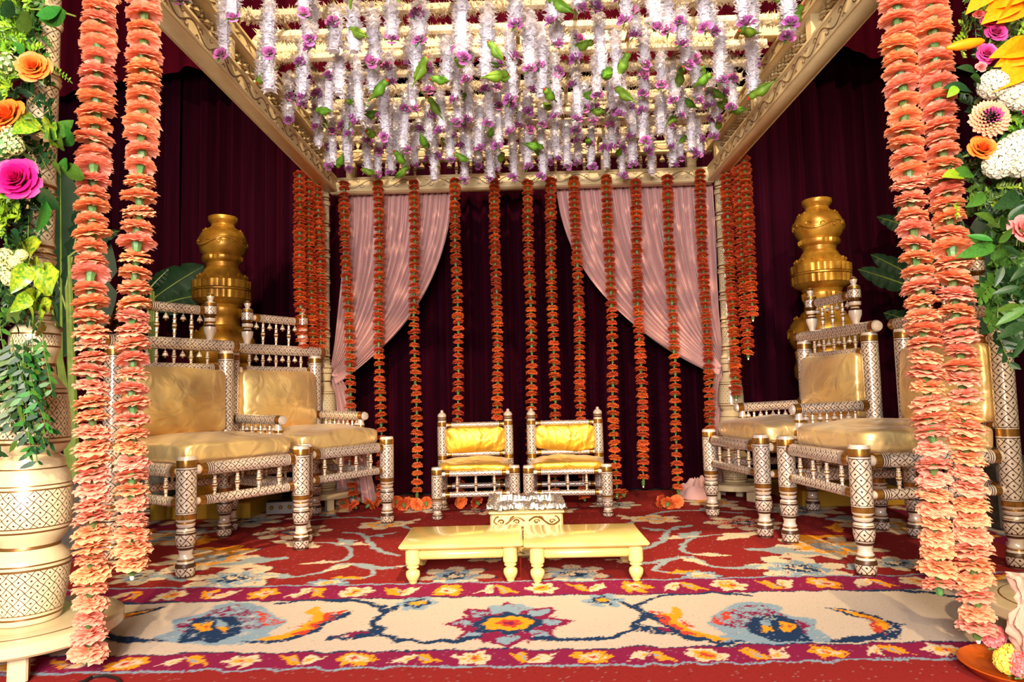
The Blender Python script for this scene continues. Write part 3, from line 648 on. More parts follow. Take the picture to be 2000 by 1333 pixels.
# ---------------------------------------------------------------- roof bars and thin lattice sticks on the railings
bars = [(3.56, 0.07, 0.075), (4.22, 0.035, 0.035), (4.34, 0.03, 0.03), (4.66, 0.035, 0.035), (2.75, 0.05, 0.06)]
blab = ['thick cream bar across the canopy roof', 'slim cream bar across the roof behind the thick bar', 'second slim cream bar across the roof behind the thick bar', 'slim cream bar across the roof nearest the back railing', 'cream bar across the canopy roof nearest the camera']
for (y, w_, h_), lb in zip(bars, blab):
    mb = MB('bar_paint'); mb.box((0, 0, 0), (2 * XB + 0.08, w_, h_), bev=0.004)
    tag(link('roof_bar', mb.mesh('roof_bar'), None, (0, y, ZU1 + h_ / 2)), lb, 'bar', 'bars across the canopy roof')
sm = MB('wood_stick'); sm.box((0, 0, 0), (0.022, 2.8, 0.012), bev=0.002); smm = sm.mesh('roof_stick')
for k in range(9):
    x = -1.16 + k * 0.29
    tag(link('roof_stick', smm, None, (x, 3.6, 2.669)), 'thin wooden stick running front to back in the canopy roof, %s from the left' % ORD[k], 'stick', 'wooden sticks of the roof lattice')
# ---------------------------------------------------------------- flower meshes
def carnation_mesh(seed, mat, R=0.5):
    r = random.Random(seed); mb = MB(mat)
    for ring, (n, rad, el, z0) in enumerate(((9, 0.96, -0.12, -0.02), (9, 1.0, 0.08, 0.0), (9, 0.92, 0.26, 0.02), (7, 0.70, 0.46, 0.04), (5, 0.42, 0.8, 0.055))):
        for k in range(n):
            a = 2 * PI * (k + 0.5 * (ring % 2)) / n + r.uniform(-0.12, 0.12); e = el + r.uniform(-0.14, 0.14); q = rad * R * r.uniform(0.88, 1.06)
            wd = 1.45 * q * math.pi / n; ca, sa, ce, se = math.cos(a), math.sin(a), math.cos(e), math.sin(e); vs, tt = [], []
            for t, ww, npt in ((0.08, 0.25, 2), (0.6, 0.85, 3), (1.0, 1.15, 5)):
                for i in range(npt):
                    s = (i / (npt - 1) - 0.5) * 2; l = t * q
                    if t == 1.0: l *= 1 + (0.035 if i % 2 == 0 else -0.045) + r.uniform(-0.04, 0.04) - 0.16 * s * s
                    rf = (0.05 * R * (1 if i % 2 else -1) + r.uniform(-0.02, 0.02) * R) * t
                    x = l * ce; z = z0 * R * 2 + l * se + rf - 0.13 * q * t * t * (1 if e < 0.5 else 0); y = s * wd * ww
                    vs.append((x * ca - y * sa, x * sa + y * ca, z)); tt.append(t * 0.9 + r.uniform(-0.1, 0.1))
            mb.add(vs, [(0, 1, 3), (0, 3, 2), (1, 4, 3), (2, 3, 6), (2, 6, 5), (3, 7, 6), (3, 8, 7), (3, 4, 8), (4, 9, 8)], 0, t=tt)
    return mb.mesh('carnation', False)
CARN_SALMON = [carnation_mesh(i, 'carnation_salmon') for i in range(7)]; CARN = [carnation_mesh(i, 'carnation_orange') for i in range(7)]
mb = MB('calyx_green'); mb.lathe([(0.055, -0.36), (0.10, -0.30), (0.115, -0.18), (0.15, -0.03), (0.09, 0.05)], 7); CALYX = mb.mesh('calyx')
garland_no = 0
def garland(top, bottom_z, dia, step, label, group, lean=(0, 0), seed=0, tip=True, g=0.0, flowers=CARN):
    r = random.Random(seed); t = thing('carnation_garland', label, 'garland', top, 0, group)
    L = top[2] - bottom_z; n = int(L / step); sw = r.uniform(0, 6)
    def at_(s): return Vector((lean[0] * s / L + 0.006 * math.sin(s * 4 + sw), lean[1] * s / L + 0.005 * math.sin(s * 3.1 + sw), -s))
    mb = MB('thread'); mb.tube([at_(L * i / 12) for i in range(13)], 0.0025, 5); mb.build('string', t)
    s = step * 0.45
    for k in range(n + 6):
        if s > L - step * 0.2: break
        p = at_(s); d = dia * r.uniform(0.88, 1.08)
        c = link('carnation', flowers[r.randrange(7)], t, p, (r.uniform(-0.17, 0.17), r.uniform(-0.17, 0.17), r.uniform(0, 6.28)), (d, d, d * 0.95))
        link('calyx', CALYX, c, (0, 0, 0), None, (1, 1, min(1.3, step / dia * 2.3)))
        s += step * r.uniform(0.86, 1.14) * (1 - g + 2 * g * s / L)
    if tip:
        mb = MB('stem_tip', 'calyx_green'); e = at_(L); mb.lathe([(0.004, e.z - 0.012), (0.006, e.z - 0.006, 0), (0.006, e.z, 0), (0.011, e.z + 0.006, 1), (0.013, e.z + 0.035, 1)], 7, Matrix.Translation((e.x, e.y, 0))); mb.build('tip', t)
    return t
def petal_strand(L, r0, seed, mat):
    """spiky tuberose-like string along -z from the origin"""
    r = random.Random(seed); mb = MB(mat); n = int(L / 0.0105)
    for k in range(n):
        z = -L * k / n
        for j in range(11):
            a = r.uniform(0, 6.28); e = r.uniform(-0.8, 0.8); q = r0 * r.uniform(0.75, 1.15); w_ = r0 * 0.26
            ca, sa = math.cos(a), math.sin(a); tip = (q * math.cos(e) * ca, q * math.cos(e) * sa, z + q * math.sin(e))
            mid = (tip[0] * 0.55, tip[1] * 0.55, z + (tip[2] - z) * 0.4)
            mb.add([(0, 0, z), (mid[0] - sa * w_, mid[1] + ca * w_, mid[2]), tip, (mid[0] + sa * w_, mid[1] - ca * w_, mid[2])], [(0, 1, 2, 3)])
    mb.tube([(0, 0, 0), (0, 0, -L)], r0 * 0.5, 7)
    return mb
def rose_mesh(mat, seed, n=17, R=1.0, leaves=True):
    """open rose facing +z, radius R"""
    r = random.Random(seed); mb = MB(mat, 'calyx_green')
    for k in range(n):
        f = k / (n - 1); a = k * 2.3999 + r.uniform(-0.12, 0.12); th = 0.06 + 0.95 * f ** 1.2; base = R * (0.03 + 0.24 * f); h = R * (0.62 + 0.18 * f); wd = 1.25 - 0.45 * f; z0 = R * (0.12 - 0.30 * f)
        vs = []
        for j in range(5):
            v = j / 4; shp = 0.35 + 0.65 * math.sin(PI * min(1.0, 0.15 + 0.62 * v))
            for i in range(5):
                u = (i / 4 - 0.5) * 2; aa = a + u * wd * shp * (0.95 if f > 0.25 else 1.3); l = h * v * (1 - 0.16 * u * u * v); cup = 0.5 * v * (1 - v)
                tt_ = th + 0.55 * max(0, v - 0.7) * (0.4 + f)
                rad = base + l * math.sin(tt_) + R * 0.10 * cup * 2; vs.append((rad * math.cos(aa), rad * math.sin(aa), z0 + l * math.cos(tt_) + r.uniform(-0.01, 0.01) * R))
        mb.add(vs, [(j * 5 + i, j * 5 + i + 1, j * 5 + i + 6, j * 5 + i + 5) for j in range(4) for i in range(4)])
    if leaves:
        for k in range(4):
            a = k * PI / 2 + 0.4; ca, sa = math.cos(a), math.sin(a)
            mb.add([(0, 0, -0.08 * R), (0.6 * R * ca - 0.16 * R * sa, 0.6 * R * sa + 0.16 * R * ca, -0.1 * R), (1.1 * R * ca, 1.1 * R * sa, -0.22 * R), (0.6 * R * ca + 0.16 * R * sa, 0.6 * R * sa - 0.16 * R * ca, -0.1 * R)], [(0, 1, 2, 3)], 1)
        mb.lathe([(0.05 * R, -0.3 * R, 1), (0.2 * R, -0.12 * R, 1), (0.3 * R, 0.05 * R, 1)], 7)
    return mb.mesh('rose')
STRAND_ROSE = [rose_mesh('rose_pink', i, 11) for i in range(3)]
def parrot_meshes():
    mb = MB('parrot_green')   # body along +x (head) with long tail, ~0.1 long
    P = [(0.0, -0.075), (0.004, -0.07), (0.006, -0.045), (0.013, -0.028), (0.021, -0.008), (0.022, 0.008), (0.018, 0.022), (0.0145, 0.029), (0.0155, 0.037), (0.015, 0.046), (0.010, 0.053), (0.0, 0.056)]
    vs = []; n = 10
    for r, x in P:
        for i in range(n):
            a = 2 * PI * i / n; zc = 0.0 if x < 0.02 else 0.008; flat = 0.55 if x < -0.04 else 1.0
            vs.append((x, r * math.cos(a), r * math.sin(a) * flat + zc))
    mb.add(vs, [(j * n + i, j * n + (i + 1) % n, (j + 1) * n + (i + 1) % n, (j + 1) * n + i) for j in range(len(P) - 1) for i in range(n)])
    for s in (-1, 1):  # folded wings
        mb.add([(0.018, s * 0.017, 0.010), (0.0, s * 0.025, 0.004), (-0.05, s * 0.008, 0.006), (-0.03, s * 0.006, 0.016), (0.0, s * 0.013, 0.0215)], [(0, 1, 2, 3, 4)])
    body = mb.mesh('parrot')
    mb = MB('beak_red'); mb.lathe([(0.0075, 0.0), (0.006, 0.006), (0.0, 0.014)], 7, axis((0.052, 0, 0.009), (0.064, 0, 0.003))); beak = mb.mesh('beak')
    mb = MB('eye_black')
    for s in (-1, 1): mb.lathe([(0.0, -0.0022), (0.0022, 0), (0.0, 0.0022)], 6, Matrix.Translation((0.045, s * 0.0145, 0.013)))
    return body, beak, mb.mesh('eyes')
PAR, BEAK, EYES = parrot_meshes()

# ---------------------------------------------------------------- cream rows wound on the roof lattice
ROWS = [2.45, 2.66, 2.87, 3.08, 3.29, 3.50, 3.71, 3.91, 4.11, 4.29, 4.50, 4.69]
for i, y in enumerate(ROWS):
    mb = MB('strand_cream'); src = petal_strand(2.62, 0.046, 100 + i, 'strand_cream')
    mb = src; Rm = Matrix.Rotation(-PI / 2, 4, 'Y')
    mb.v = [(-p[2], p[1] + 0.008 * math.sin(p[2] * 9 + i), p[0] + 0.008 * math.sin(p[2] * 7 + 2 * i)) for p in mb.v]
    tag(link('flower_row', mb.mesh('flower_row', False), None, (-1.31, y, 2.628)), 'cream petal garland running across the canopy roof, %s row from the front' % ORD[i], 'garland', 'cream garlands across the canopy roof')
# hanging white strands with roses and little green parrots
SM = [petal_strand(L, 0.045, 200 + i, 'strand_white').mesh('petal_string', False) for i, L in enumerate((0.15, 0.20, 0.25, 0.30, 0.36))]
SL = (0.15, 0.20, 0.25, 0.30, 0.36)
SY = ROWS
NC = 15
r = random.Random(11)
for i, y in enumerate(SY):
    for j in range(NC):
        x = -1.24 + 2.46 * j / (NC - 1) + r.uniform(-0.04, 0.04) + (0.05 if i % 2 else -0.03); x = max(-1.30, min(1.30, x)); yy = y + r.uniform(-0.02, 0.02)
        k = r.randrange(5); tipk = r.random()
        what = 'a pink rose at its tip' if tipk < 0.72 else 'a green parrot at its tip' if tipk < 0.9 else 'a bare tip'
        lab = 'hanging white petal strand with %s, %s from left, %s row' % (what, ORD[j], ORD[i])
        t = thing('petal_strand', lab, 'flower strand', (x, yy, 2.625), 0, 'white strands hanging from the canopy roof')
        link('petal_string', SM[k], t, None, (r.uniform(-0.05, 0.05), r.uniform(-0.05, 0.05), r.uniform(0, 6)), (r.uniform(0.85, 1.1),) * 2 + (1,))
        L = SL[k]
        def rose(z, out):
            a = r.uniform(-2.6, -0.5); tl = r.uniform(0.9, 1.5)
            link('rose', STRAND_ROSE[r.randrange(3)], t, (out * math.cos(a), out * math.sin(a), z), (tl * math.sin(-a) * 1.0, tl * math.cos(a), 0), r.uniform(0.035, 0.042))
        def parrot(z):
            a = r.uniform(0, 2 * PI); off = Vector((0.03 * r.choice((-1, 1)), -0.03, z))
            b_ = link('parrot', PAR, t, off, (r.uniform(-0.4, 0.4), r.uniform(-1.1, 0.5), a), r.uniform(0.95, 1.2))
            link('beak', BEAK, b_); link('eyes', EYES, b_)
        if tipk < 0.72: rose(-L - 0.008, 0.008)
        elif tipk < 0.9: parrot(-L - 0.005)
        if r.random() < 0.5: rose(-L * r.uniform(0.3, 0.6), 0.028)
        if r.random() < 0.27: parrot(-L * r.uniform(0.35, 0.8))

# ---------------------------------------------------------------- carnation garlands at the front of the canopy
def front(px, py, Y, pxb, pyb, label, seed, dia=0.104, step=0.043):
    b_ = atY(pxb, pyb, Y); a = atY(px, py, Y); tz = 2.335
    k = (tz - b_.z) / (a.z - b_.z); tx = b_.x + (a.x - b_.x) * k
    garland((tx, Y, tz), max(b_.z, CZ + 0.02), dia, step, label, 'carnation garlands at the front of the canopy', (b_.x - tx, 0), seed, flowers=CARN_SALMON)
FY = YF - 0.13
front(190, 10, FY, 172, 1290, 'long salmon carnation garland beside the flowered pillar at the front left', 1)
front(278, 10, FY - 0.02, 255, 1125, 'shorter salmon carnation garland second from the flowered front left pillar', 2)
front(1752, 10, FY, 1838, 1150, 'shorter salmon carnation garland before the right front corner, hanging left of the longest one', 3)
front(1820, 10, FY - 0.02, 1916, 1250, 'long salmon carnation garland hanging down to the floor by the copper tray', 4)
# garlands on the back railing
BG = [(672, 352, 690, 975, 'at the left edge of the left pink drape'), (738, 352, 745, 975, 'over the middle of the left pink drape'), (807, 350, 815, 975, 'over the right half of the left pink drape'), (889, 347, 898, 985, 'just right of the left pink drape'),
      (966, 340, 975, 980, 'behind the right post of the left small chair'), (1031, 350, 1042, 975, 'behind the left post of the right small chair'), (1074, 345, 1087, 975, 'behind the left half of the right small chair'), (1122, 345, 1140, 975, 'at the inner edge of the right pink drape'),
      (1185, 340, 1204, 968, 'just right of the right small chair'), (1240, 350, 1258, 950, 'over the middle of the right pink drape'), (1303, 340, 1326, 975, 'second from the right pillar'), (1366, 330, 1393, 960, 'nearest the right pillar')]
BY = YB - 0.075
for i, (x0, y0, x1, y1, wh) in enumerate(BG):
    a = atY(x0, y0, BY); b_ = atY(x1, y1, BY)
    garland((a.x, BY, a.z), max(b_.z, 0.05), 0.088, 0.0505 if i not in (4, 7, 9, 11) else 0.044, 'orange carnation garland on the back railing, %s' % wh, 'carnation garlands on the back railing', (b_.x - a.x, 0), 30 + i, True, 0.16)
# clusters on the side railings
for i, (x, y0, y1, Y, wh) in enumerate(((583, 335, 690, 4.62, 'left railing, outermost of the cluster'), (603, 345, 720, 4.72, 'left railing, second of the cluster'), (620, 352, 690, 4.80, 'left railing, third of the cluster'), (610, 340, 700, 4.88, 'left railing, rearmost of the cluster'),
                                        (1418, 330, 780, 4.80, 'right railing, innermost of the cluster'), (1440, 315, 700, 4.70, 'right railing, middle of the cluster'), (1452, 305, 625, 4.60, 'right railing, outermost of the cluster'))):
    a = atY(x, y0, Y); b_ = atY(x + (8 if x < 1000 else 20), y1, Y)
    garland((a.x, Y, a.z), b_.z, 0.092, 0.041, 'red-orange carnation garland on the %s' % wh, 'carnation clusters at the rear corners', (b_.x - a.x, 0), 60 + i)
# carnation heads heaped on the floor
heap = [(672, 985), (690, 992), (708, 978), (722, 990), (738, 984), (700, 968), (775, 985), (788, 990), (802, 986), (815, 990), (832, 987), (1290, 985), (1306, 988), (1322, 985), (1215, 968), (1200, 972), (900, 985), (930, 985)]
hc = {}; heap.sort()
for i, (px, py) in enumerate(heap):
    p = atZ(px, py + 8, CZ); p.y = max(4.6, min(p.y, 5.2)); r2 = random.Random(i)
    d = 0.10; near = 'left pillar' if px < 760 else 'left small chair' if px < 1000 else 'right small chair' if px < 1250 else 'right pink drape'
    c = link('loose_carnation', CARN[i % 7], None, (p.x, p.y, CZ + 0.045), (r2.uniform(0.6, 1.4), r2.uniform(-0.5, 0.5), r2.uniform(0, 6)), d)
    hc[near] = hc.get(near, -1) + 1; tag(c, 'loose carnation on the carpet by the %s, %s from the left' % (near, ORD[hc[near]]), 'flower', 'loose carnations on the carpet by the %s' % near)
    link('calyx', CALYX, c)

# ---------------------------------------------------------------- pink drapes tied to the back pillars
def drape(xl, xr, ztop, tie, inner_right, label, seed, tail_px):
    t = thing('pink_drape', label, 'drape', (0, 0, 0), 0, 'pink drapes at the back of the canopy'); Y0 = YB + 0.16
    mb = MB('pink_cloth'); T = Vector(tie); NF = 17
    def thread(u):
        x = xl + (xr - xl) * u; s = u if inner_right else 1 - u   # s = 0 at the pillar, 1 at the inner edge
        P0 = Vector((x, Y0, ztop)); P2 = Vector((T.x + (0.045 if inner_right else -0.045) * s, T.y, T.z - 0.03 + 0.10 * (0.5 - s) )); P1 = Vector((x + (T.x - x) * 0.06, Y0, ztop - (ztop - T.z) * (0.52 + 0.16 * s)))
        return P0, P1, P2
    def fn(u, v):
        P0, P1, P2 = thread(u); p = P0 * (1 - v) ** 2 + P1 * 2 * v * (1 - v) + P2 * v * v
        fold = math.sin(2 * PI * NF * u + 1.2 * math.sin(5 * u + seed) + 0.8 * math.sin(7 * v + u * 9)); amp = 0.032 * (0.5 + 0.8 * min(1, v * 3)) * (1 - 0.55 * v)
        p.y += amp * fold + 0.012 * math.sin(2 * PI * 41 * u + seed) * (1 - v); p.z += 0.010 * math.cos(2 * PI * NF * u) * v
        if v < 0.04: p.z += 0.006 * math.sin(u * 230)
        return p
    mb.grid(fn, 240, 44); mb.build('swag', t)
    mb = MB('pink_cloth'); b0 = atY(tail_px[0], 975, YB + 0.10); b1 = atY(tail_px[1], 975, YB + 0.10)
    def ft(u, v):
        w0, w1 = 0.03, (b1.x - b0.x) / 2; cx = T.x + ((b0.x + b1.x) / 2 - T.x) * v ** 0.6; w_ = w0 + (w1 - w0) * v ** 0.5
        return (cx + w_ * (2 * u - 1), T.y + 0.02 + 0.028 * math.sin(2 * PI * 5 * u + v * 1.5), T.z + (0.03 - T.z) * v)
    mb.grid(ft, 60, 14); mb.build('tail', t)
    mb = MB('pink_cloth'); mb.tube([(T.x + 0.05 * math.cos(a), T.y + 0.035 * math.sin(a), T.z - 0.01 + 0.01 * math.sin(3 * a)) for a in [2 * PI * i / 16 for i in range(17)]], 0.012, 6); mb.build('tie_band', t)
a, b_, t_ = atY(650, 380, YB + 0.16), atY(884, 376, YB + 0.16), atY(645, 730, YB + 0.07)
drape(a.x + 0.08, b_.x, ZL0 + 0.03, t_, True, 'pale pink drape gathered to the left back pillar', 1, (655, 735))
a, b_, t_ = atY(1086, 368, YB + 0.16), atY(1392, 355, YB + 0.16), atY(1413, 712, YB + 0.07)
drape(a.x, b_.x, ZL0 + 0.03, t_, False, 'pale pink drape gathered to the right back pillar', 4, (1378, 1418))
def cloth_heap(px, py, rx, ry, h, label, seed):
    c = atZ(px, py, CZ); mb = MB('pink_cloth')
    def fn(u, v):
        a = 2 * PI * u; q = math.sin(v * PI / 2); n_ = noise.noise(Vector((3 * math.cos(a) * q + seed, 3 * math.sin(a) * q, 0)))
        rr = q * (1 + 0.25 * noise.noise(Vector((math.cos(a) * 1.6, math.sin(a) * 1.6, seed))))
        return (rx * rr * math.cos(a), ry * rr * math.sin(a), max(0, h * math.cos(v * PI / 2) * (1 + 0.5 * n_) + 0.03 * math.sin(7 * a + 5 * q) * (1 - v) * q * 2))
    mb.grid(fn, 48, 12, closed_u=True); tag(link('cloth_heap', mb.mesh('cloth_heap'), None, (c.x, c.y, CZ)), label, 'cloth', 'pink cloth pooled on the floor')
cloth_heap(1365, 972, 0.16, 0.12, 0.12, 'pink cloth pooled on the carpet before the right pink drape', 3)
cloth_heap(712, 975, 0.13, 0.09, 0.10, 'pink cloth pooled on the carpet under the left pink drape', 8)

# ---------------------------------------------------------------- sankheda style chairs
CM = ('pearl_lattice', 'pearl', 'gold_band', 'line_dark')
def leg_prof(H, r, s=1.0, post=False, capz=None):
    """turned leg: bulb foot, neck, vase, rings, lattice cylinder, gold collar"""
    P = [(0.026, 0, 1), (0.036, 0.006, 1), (0.039, 0.014, 3), (0.043, 0.03, 0), (0.0445, 0.05, 0), (0.042, 0.066, 3), (0.040, 0.069, 3), (0.036, 0.078, 1), (0.033, 0.084, 2), (0.037, 0.09, 1), (0.031, 0.097, 1), (0.029, 0.112, 1), (0.033, 0.128, 1), (0.037, 0.14, 3), (0.038, 0.144, 1), (0.039, 0.148, 3),
         (0.044, 0.17, 0), (0.045, 0.195, 0), (0.043, 0.204, 3), (0.043, 0.208, 1), (0.043, 0.212, 2), (0.036, 0.222, 1), (0.034, 0.226, 3), (0.041, 0.234, 1), (0.042, 0.244, 1), (0.036, 0.25, 2), (0.043, 0.256, 1), (0.0445, 0.262, 1)]
    k = r / 0.045; P = [(a * k, z * s) + (m_,) for a, z, m_ in P]
    z0 = 0.262 * s
    P += [(r, z0 + 0.022 * s, 2), (r * 1.01, z0 + 0.025 * s, 3), (r, z0 + 0.029 * s, 1), (r, z0 + 0.032 * s, 3)]
    if post:
        for zc in (0.58 * post,):
            P += [(r, zc - 0.03, 0), (r, zc - 0.026, 3), (r, zc - 0.02, 1), (r, zc + 0.012, 2), (r, zc + 0.016, 1), (r, zc + 0.02, 3)]
    return P
def add_leg(t, name, x, y, H, r, s=1.0, post=None, dome=False):
    mb = MB(*CM); P = leg_prof(H, r, s, post)
    if dome:   # small chair back post with domed finial
        P += [(r, H - 0.115, 0), (r, H - 0.112, 3), (r, H - 0.085, 2), (r * 0.8, H - 0.08, 1), (r * 0.98, H - 0.072, 1), (r * 0.78, H - 0.064, 3), (r * 0.98, H - 0.058, 1), (r * 0.82, H - 0.05, 2), (r * 0.95, H - 0.044, 1), (r * 0.85, H - 0.03, 1), (r * 0.5, H - 0.018, 1), (r * 0.28, H - 0.014, 1), (r * 0.36, H - 0.008, 1), (r * 0.2, H, 1)]
    else:
        P += [(r, H - 0.062, 0), (r, H - 0.058, 3), (r, H - 0.052, 1), (r, H - 0.048, 3), (r, H - 0.018, 2), (r * 0.97, H - 0.012, 1), (r * 0.9, H - 0.002, 1), (r * 0.55, H, 1), (r * 0.5, H - 0.001, 3), (r * 0.2, H, 1)]
    mb.lathe(P, 20, cell=0.047); mb.build(name, t, loc=(x, y, 0))
def add_rail(t, name, p0, p1, r, over=False):
    L = (Vector(p1) - Vector(p0)).length; e = min(0.03, L * 0.1)
    def end(z, sgn):
        out = []
        for dz, rr, mi in ((0.0, 0.72, 1), (e * 0.8, 0.75, 1), (e * 0.85, 1.0, 2), (e * 1.7, 1.0, 2), (e * 1.8, 1.03, 3), (e * 2.0, 0.97, 1), (e * 2.15, 1.0, 3), (e * 2.35, 0.98, 1), (e * 2.5, 1.0, 3), (e * 2.7, 0.98, 1), (e * 2.8, 1.0, 3)): out.append((rr * r, z + sgn * dz, mi))
        return out
    if over:  # free rounded ends
        A = [(r * 0.3, 0.0, 1), (r * 0.8, 0.004, 1), (r, 0.016, 1), (r, 0.022, 3), (r, 0.05, 2), (r, 0.054, 3), (r, 0.06, 1), (r, 0.064, 3), (r, 0.07, 1), (r, 0.074, 3)]
        B = [(r, L - 0.074, 0)] + [(a, L - z, m_) for (a, z, _), m_ in zip(reversed(A[:-1]), (3, 1, 3, 1, 3, 2, 3, 1, 1))]
    else:
        A = end(0, 1); q = list(reversed(end(L, -1))); B = []
        for k, (a, z, mi) in enumerate(q): B.append((a, z, 0 if k == 0 else q[k - 1][2] if k < len(q) else mi))
    mb = MB(*CM); mb.lathe(A + B, 16, axis(p0, p1), cell=0.044); mb.build(name, t)
_bal = {}
def add_bal(t, x, y, z0, z1, r=0.0125):
    L = round(z1 - z0, 3); key = (L, r)
    if key not in _bal: _bal[key] = baluster_mesh(L, r, ('pearl', 'gold_band'))
    link('baluster', _bal[key], t, (x, y, z0))
CBELL = bell_mesh(0.052, ('pearl', 'gold_band'))
def add_bell(t, x, y, z): link('bell', CBELL, t, (x, y, z))
def superq(a, b_, c, e1, e2, nu=44, nv=26, wr=0.0, seed=0, bulge=0):
    def sg(v, e): return math.copysign(abs(v) ** e, v)
    def fn(u, v):
        th = -PI + 2 * PI * u; ph = -PI / 2 + PI * v
        x = a * sg(math.cos(ph), e1) * sg(math.cos(th), e2); y = b_ * sg(math.cos(ph), e1) * sg(math.sin(th), e2); z = c * sg(math.sin(ph), e1)
        if bulge == 1: y *= 0.50 + 1.0 * (1 - (x / a) ** 2) * (1 - (z / c) ** 2)
        if bulge == 2: z *= 0.72 + 0.42 * (1 - (x / a) ** 2) * (1 - (y / b_) ** 2)
        if wr:
            n_ = (noise.noise(Vector((x * 7 + seed, y * 7, z * 7))) + 0.5 * noise.noise(Vector((x * 16 + seed + y * 9, y * 5, z * 10 + x * 8)))) * wr; z += n_; y += n_ * 0.6
        return (x, y, z)
    return fn, nu, nv
def cushion(t, name, c, a, b_, h, mat, seed, rx=0.0, e1=0.5, puff=0.0):
    mb = MB(mat); fn, nu, nv = superq(a, b_, h, e1, 0.22, wr=0.014, seed=seed, bulge=1 if name == 'back_cushion' else 2)
    mb.grid(fn, nu, nv, closed_u=True); link(name, mb.mesh(name), t, c, (rx, 0, 0))
def big_chair(name, label, arms, seed, satin_='satin_gold'):
    t = thing(name, label, 'chair', (0, 0, CZ), 0, 'large satin wedding chairs'); W, D = 0.32, 0.34; r = 0.044
    for s in (-1, 1):
        add_leg(t, 'front_leg', s * W, -D, 0.545, r)
        add_leg(t, 'back_post', s * W, D, 1.09, r, post=1.0)
    xi = W - r * 0.8; yi = D - r * 0.8
    for z, rr in ((0.478, 0.031), (0.335, 0.023)):
        add_rail(t, 'front_rail', (-xi, -D, z), (xi, -D, z), rr); add_rail(t, 'back_rail', (-xi, D, z), (xi, D, z), rr)
        for s in (-1, 1): add_rail(t, 'side_rail', (s * W, -yi, z - 0.004), (s * W, yi, z - 0.004), rr)
    for k in range(4):
        add_bal(t, -0.18 + 0.12 * k, -D, 0.355, 0.452)
    for k in range(3):
        for s in (-1, 1): add_bal(t, s * W, -0.17 + 0.17 * k, 0.352, 0.449)
        add_bal(t, -0.14 + 0.14 * k, D, 0.355, 0.452)
    # back
    add_rail(t, 'crest_rail', (-W - 0.085, D, 1.118), (W + 0.085, D, 1.118), 0.034, over=True)
    add_rail(t, 'upper_back_rail', (-xi, D, 0.985), (xi, D, 0.985), 0.025); add_rail(t, 'lower_back_rail', (-xi, D, 0.605), (xi, D, 0.605), 0.023)
    for k in range(5):
        add_bal(t, -0.20 + 0.10 * k, D, 1.005, 1.09)
    for k in range(4): add_bell(t, -0.15 + 0.10 * k, D, 1.087)
    for s in (-1, 1):
        mb = MB(*CM); q = 0.036
        mb.lathe([(0.5 * q, 1.148, 1), (0.6 * q, 1.165, 1), (0.95 * q, 1.20, 1), (1.0 * q, 1.225, 1), (0.7 * q, 1.238, 3), (0.62 * q, 1.245, 1), (0.9 * q, 1.255, 2), (0.95 * q, 1.275, 1), (0.65 * q, 1.285, 3), (1.0 * q, 1.295, 2), (1.0 * q, 1.30, 3), (1.0 * q, 1.345, 0), (1.0 * q, 1.35, 3), (0.97 * q, 1.365, 2), (0.7 * q, 1.37, 1), (0.35 * q, 1.378, 1), (0.5 * q, 1.39, 1), (0.62 * q, 1.405, 1), (0.45 * q, 1.418, 2), (0.1 * q, 1.424, 1)], 16, cell=0.04)
        mb.build('finial', t, loc=(s * 0.215, D, 0))
    add_rail(t, 'top_rail', (-0.19, D, 1.318), (0.19, D, 1.318), 0.027)
    for k in range(3): add_bal(t, -0.10 + 0.10 * k, D, 1.148, 1.297)
    for k in range(4): add_bell(t, -0.15 + 0.10 * k, D, 1.295)
    cushion(t, 'back_cushion', (0, D - 0.025, 0.795), W - 0.034, 0.085, 0.186, satin_, seed, -0.03, 0.2)
    cushion(t, 'seat_cushion', (0, 0.005, 0.548), W - 0.004, D - 0.026, 0.078, satin_, seed + 5, 0, 0.34)
    if arms:
        for s in (-1, 1):
            x = s * (W + 0.0)
            add_rail(t, 'arm_rail', (x, D - r * 0.6, 0.685), (x, -0.16, 0.672), 0.029, over=True)
            mb = MB(*CM); mb.lathe([(0.03, 0.505, 1), (0.032, 0.515, 2), (0.030, 0.53, 1), (0.033, 0.535, 3), (0.033, 0.56, 2), (0.027, 0.575, 1), (0.022, 0.60, 1), (0.026, 0.615, 2), (0.020, 0.63, 1), (0.018, 0.655, 1)], 14); mb.build('arm_support', t, loc=(x, -0.11, 0))
            for k in range(4): add_bal(t, x, -0.03 + 0.085 * k, 0.503, 0.655)
            for k in range(4): add_bell(t, x, -0.07 + 0.085 * k, 0.655)
    return t
def place(t, x, y, ang): t.location = (x, y, CZ); t.rotation_euler = (0, 0, ang)
# facing direction f=(fx,fy): local -y -> f
def face(fx, fy): return math.atan2(fx, -fy)
cA = big_chair('wedding_chair', 'large gold satin chair without armrests, behind the shorter garland on the left', False, 1)
place(cA, -1.67, 3.565, face(0.84, -0.54))
cB = big_chair('wedding_chair', 'large gold satin chair with armrests, before the left pink drape', True, 9)
place(cB, -1.355, 4.26, face(0.84, -0.54))
km = kid_map()
cC = copy_tree(cA, km); place(cC, 1.70, 3.30, face(-0.99, -0.11)); cC['label'] = 'large gold satin chair without armrests, behind the two garlands on the right'
cD = copy_tree(cB, km); place(cD, 1.53, 4.10, face(-0.985, -0.17)); cD['label'] = 'large gold satin chair with armrests, before the gold pot column on the right'

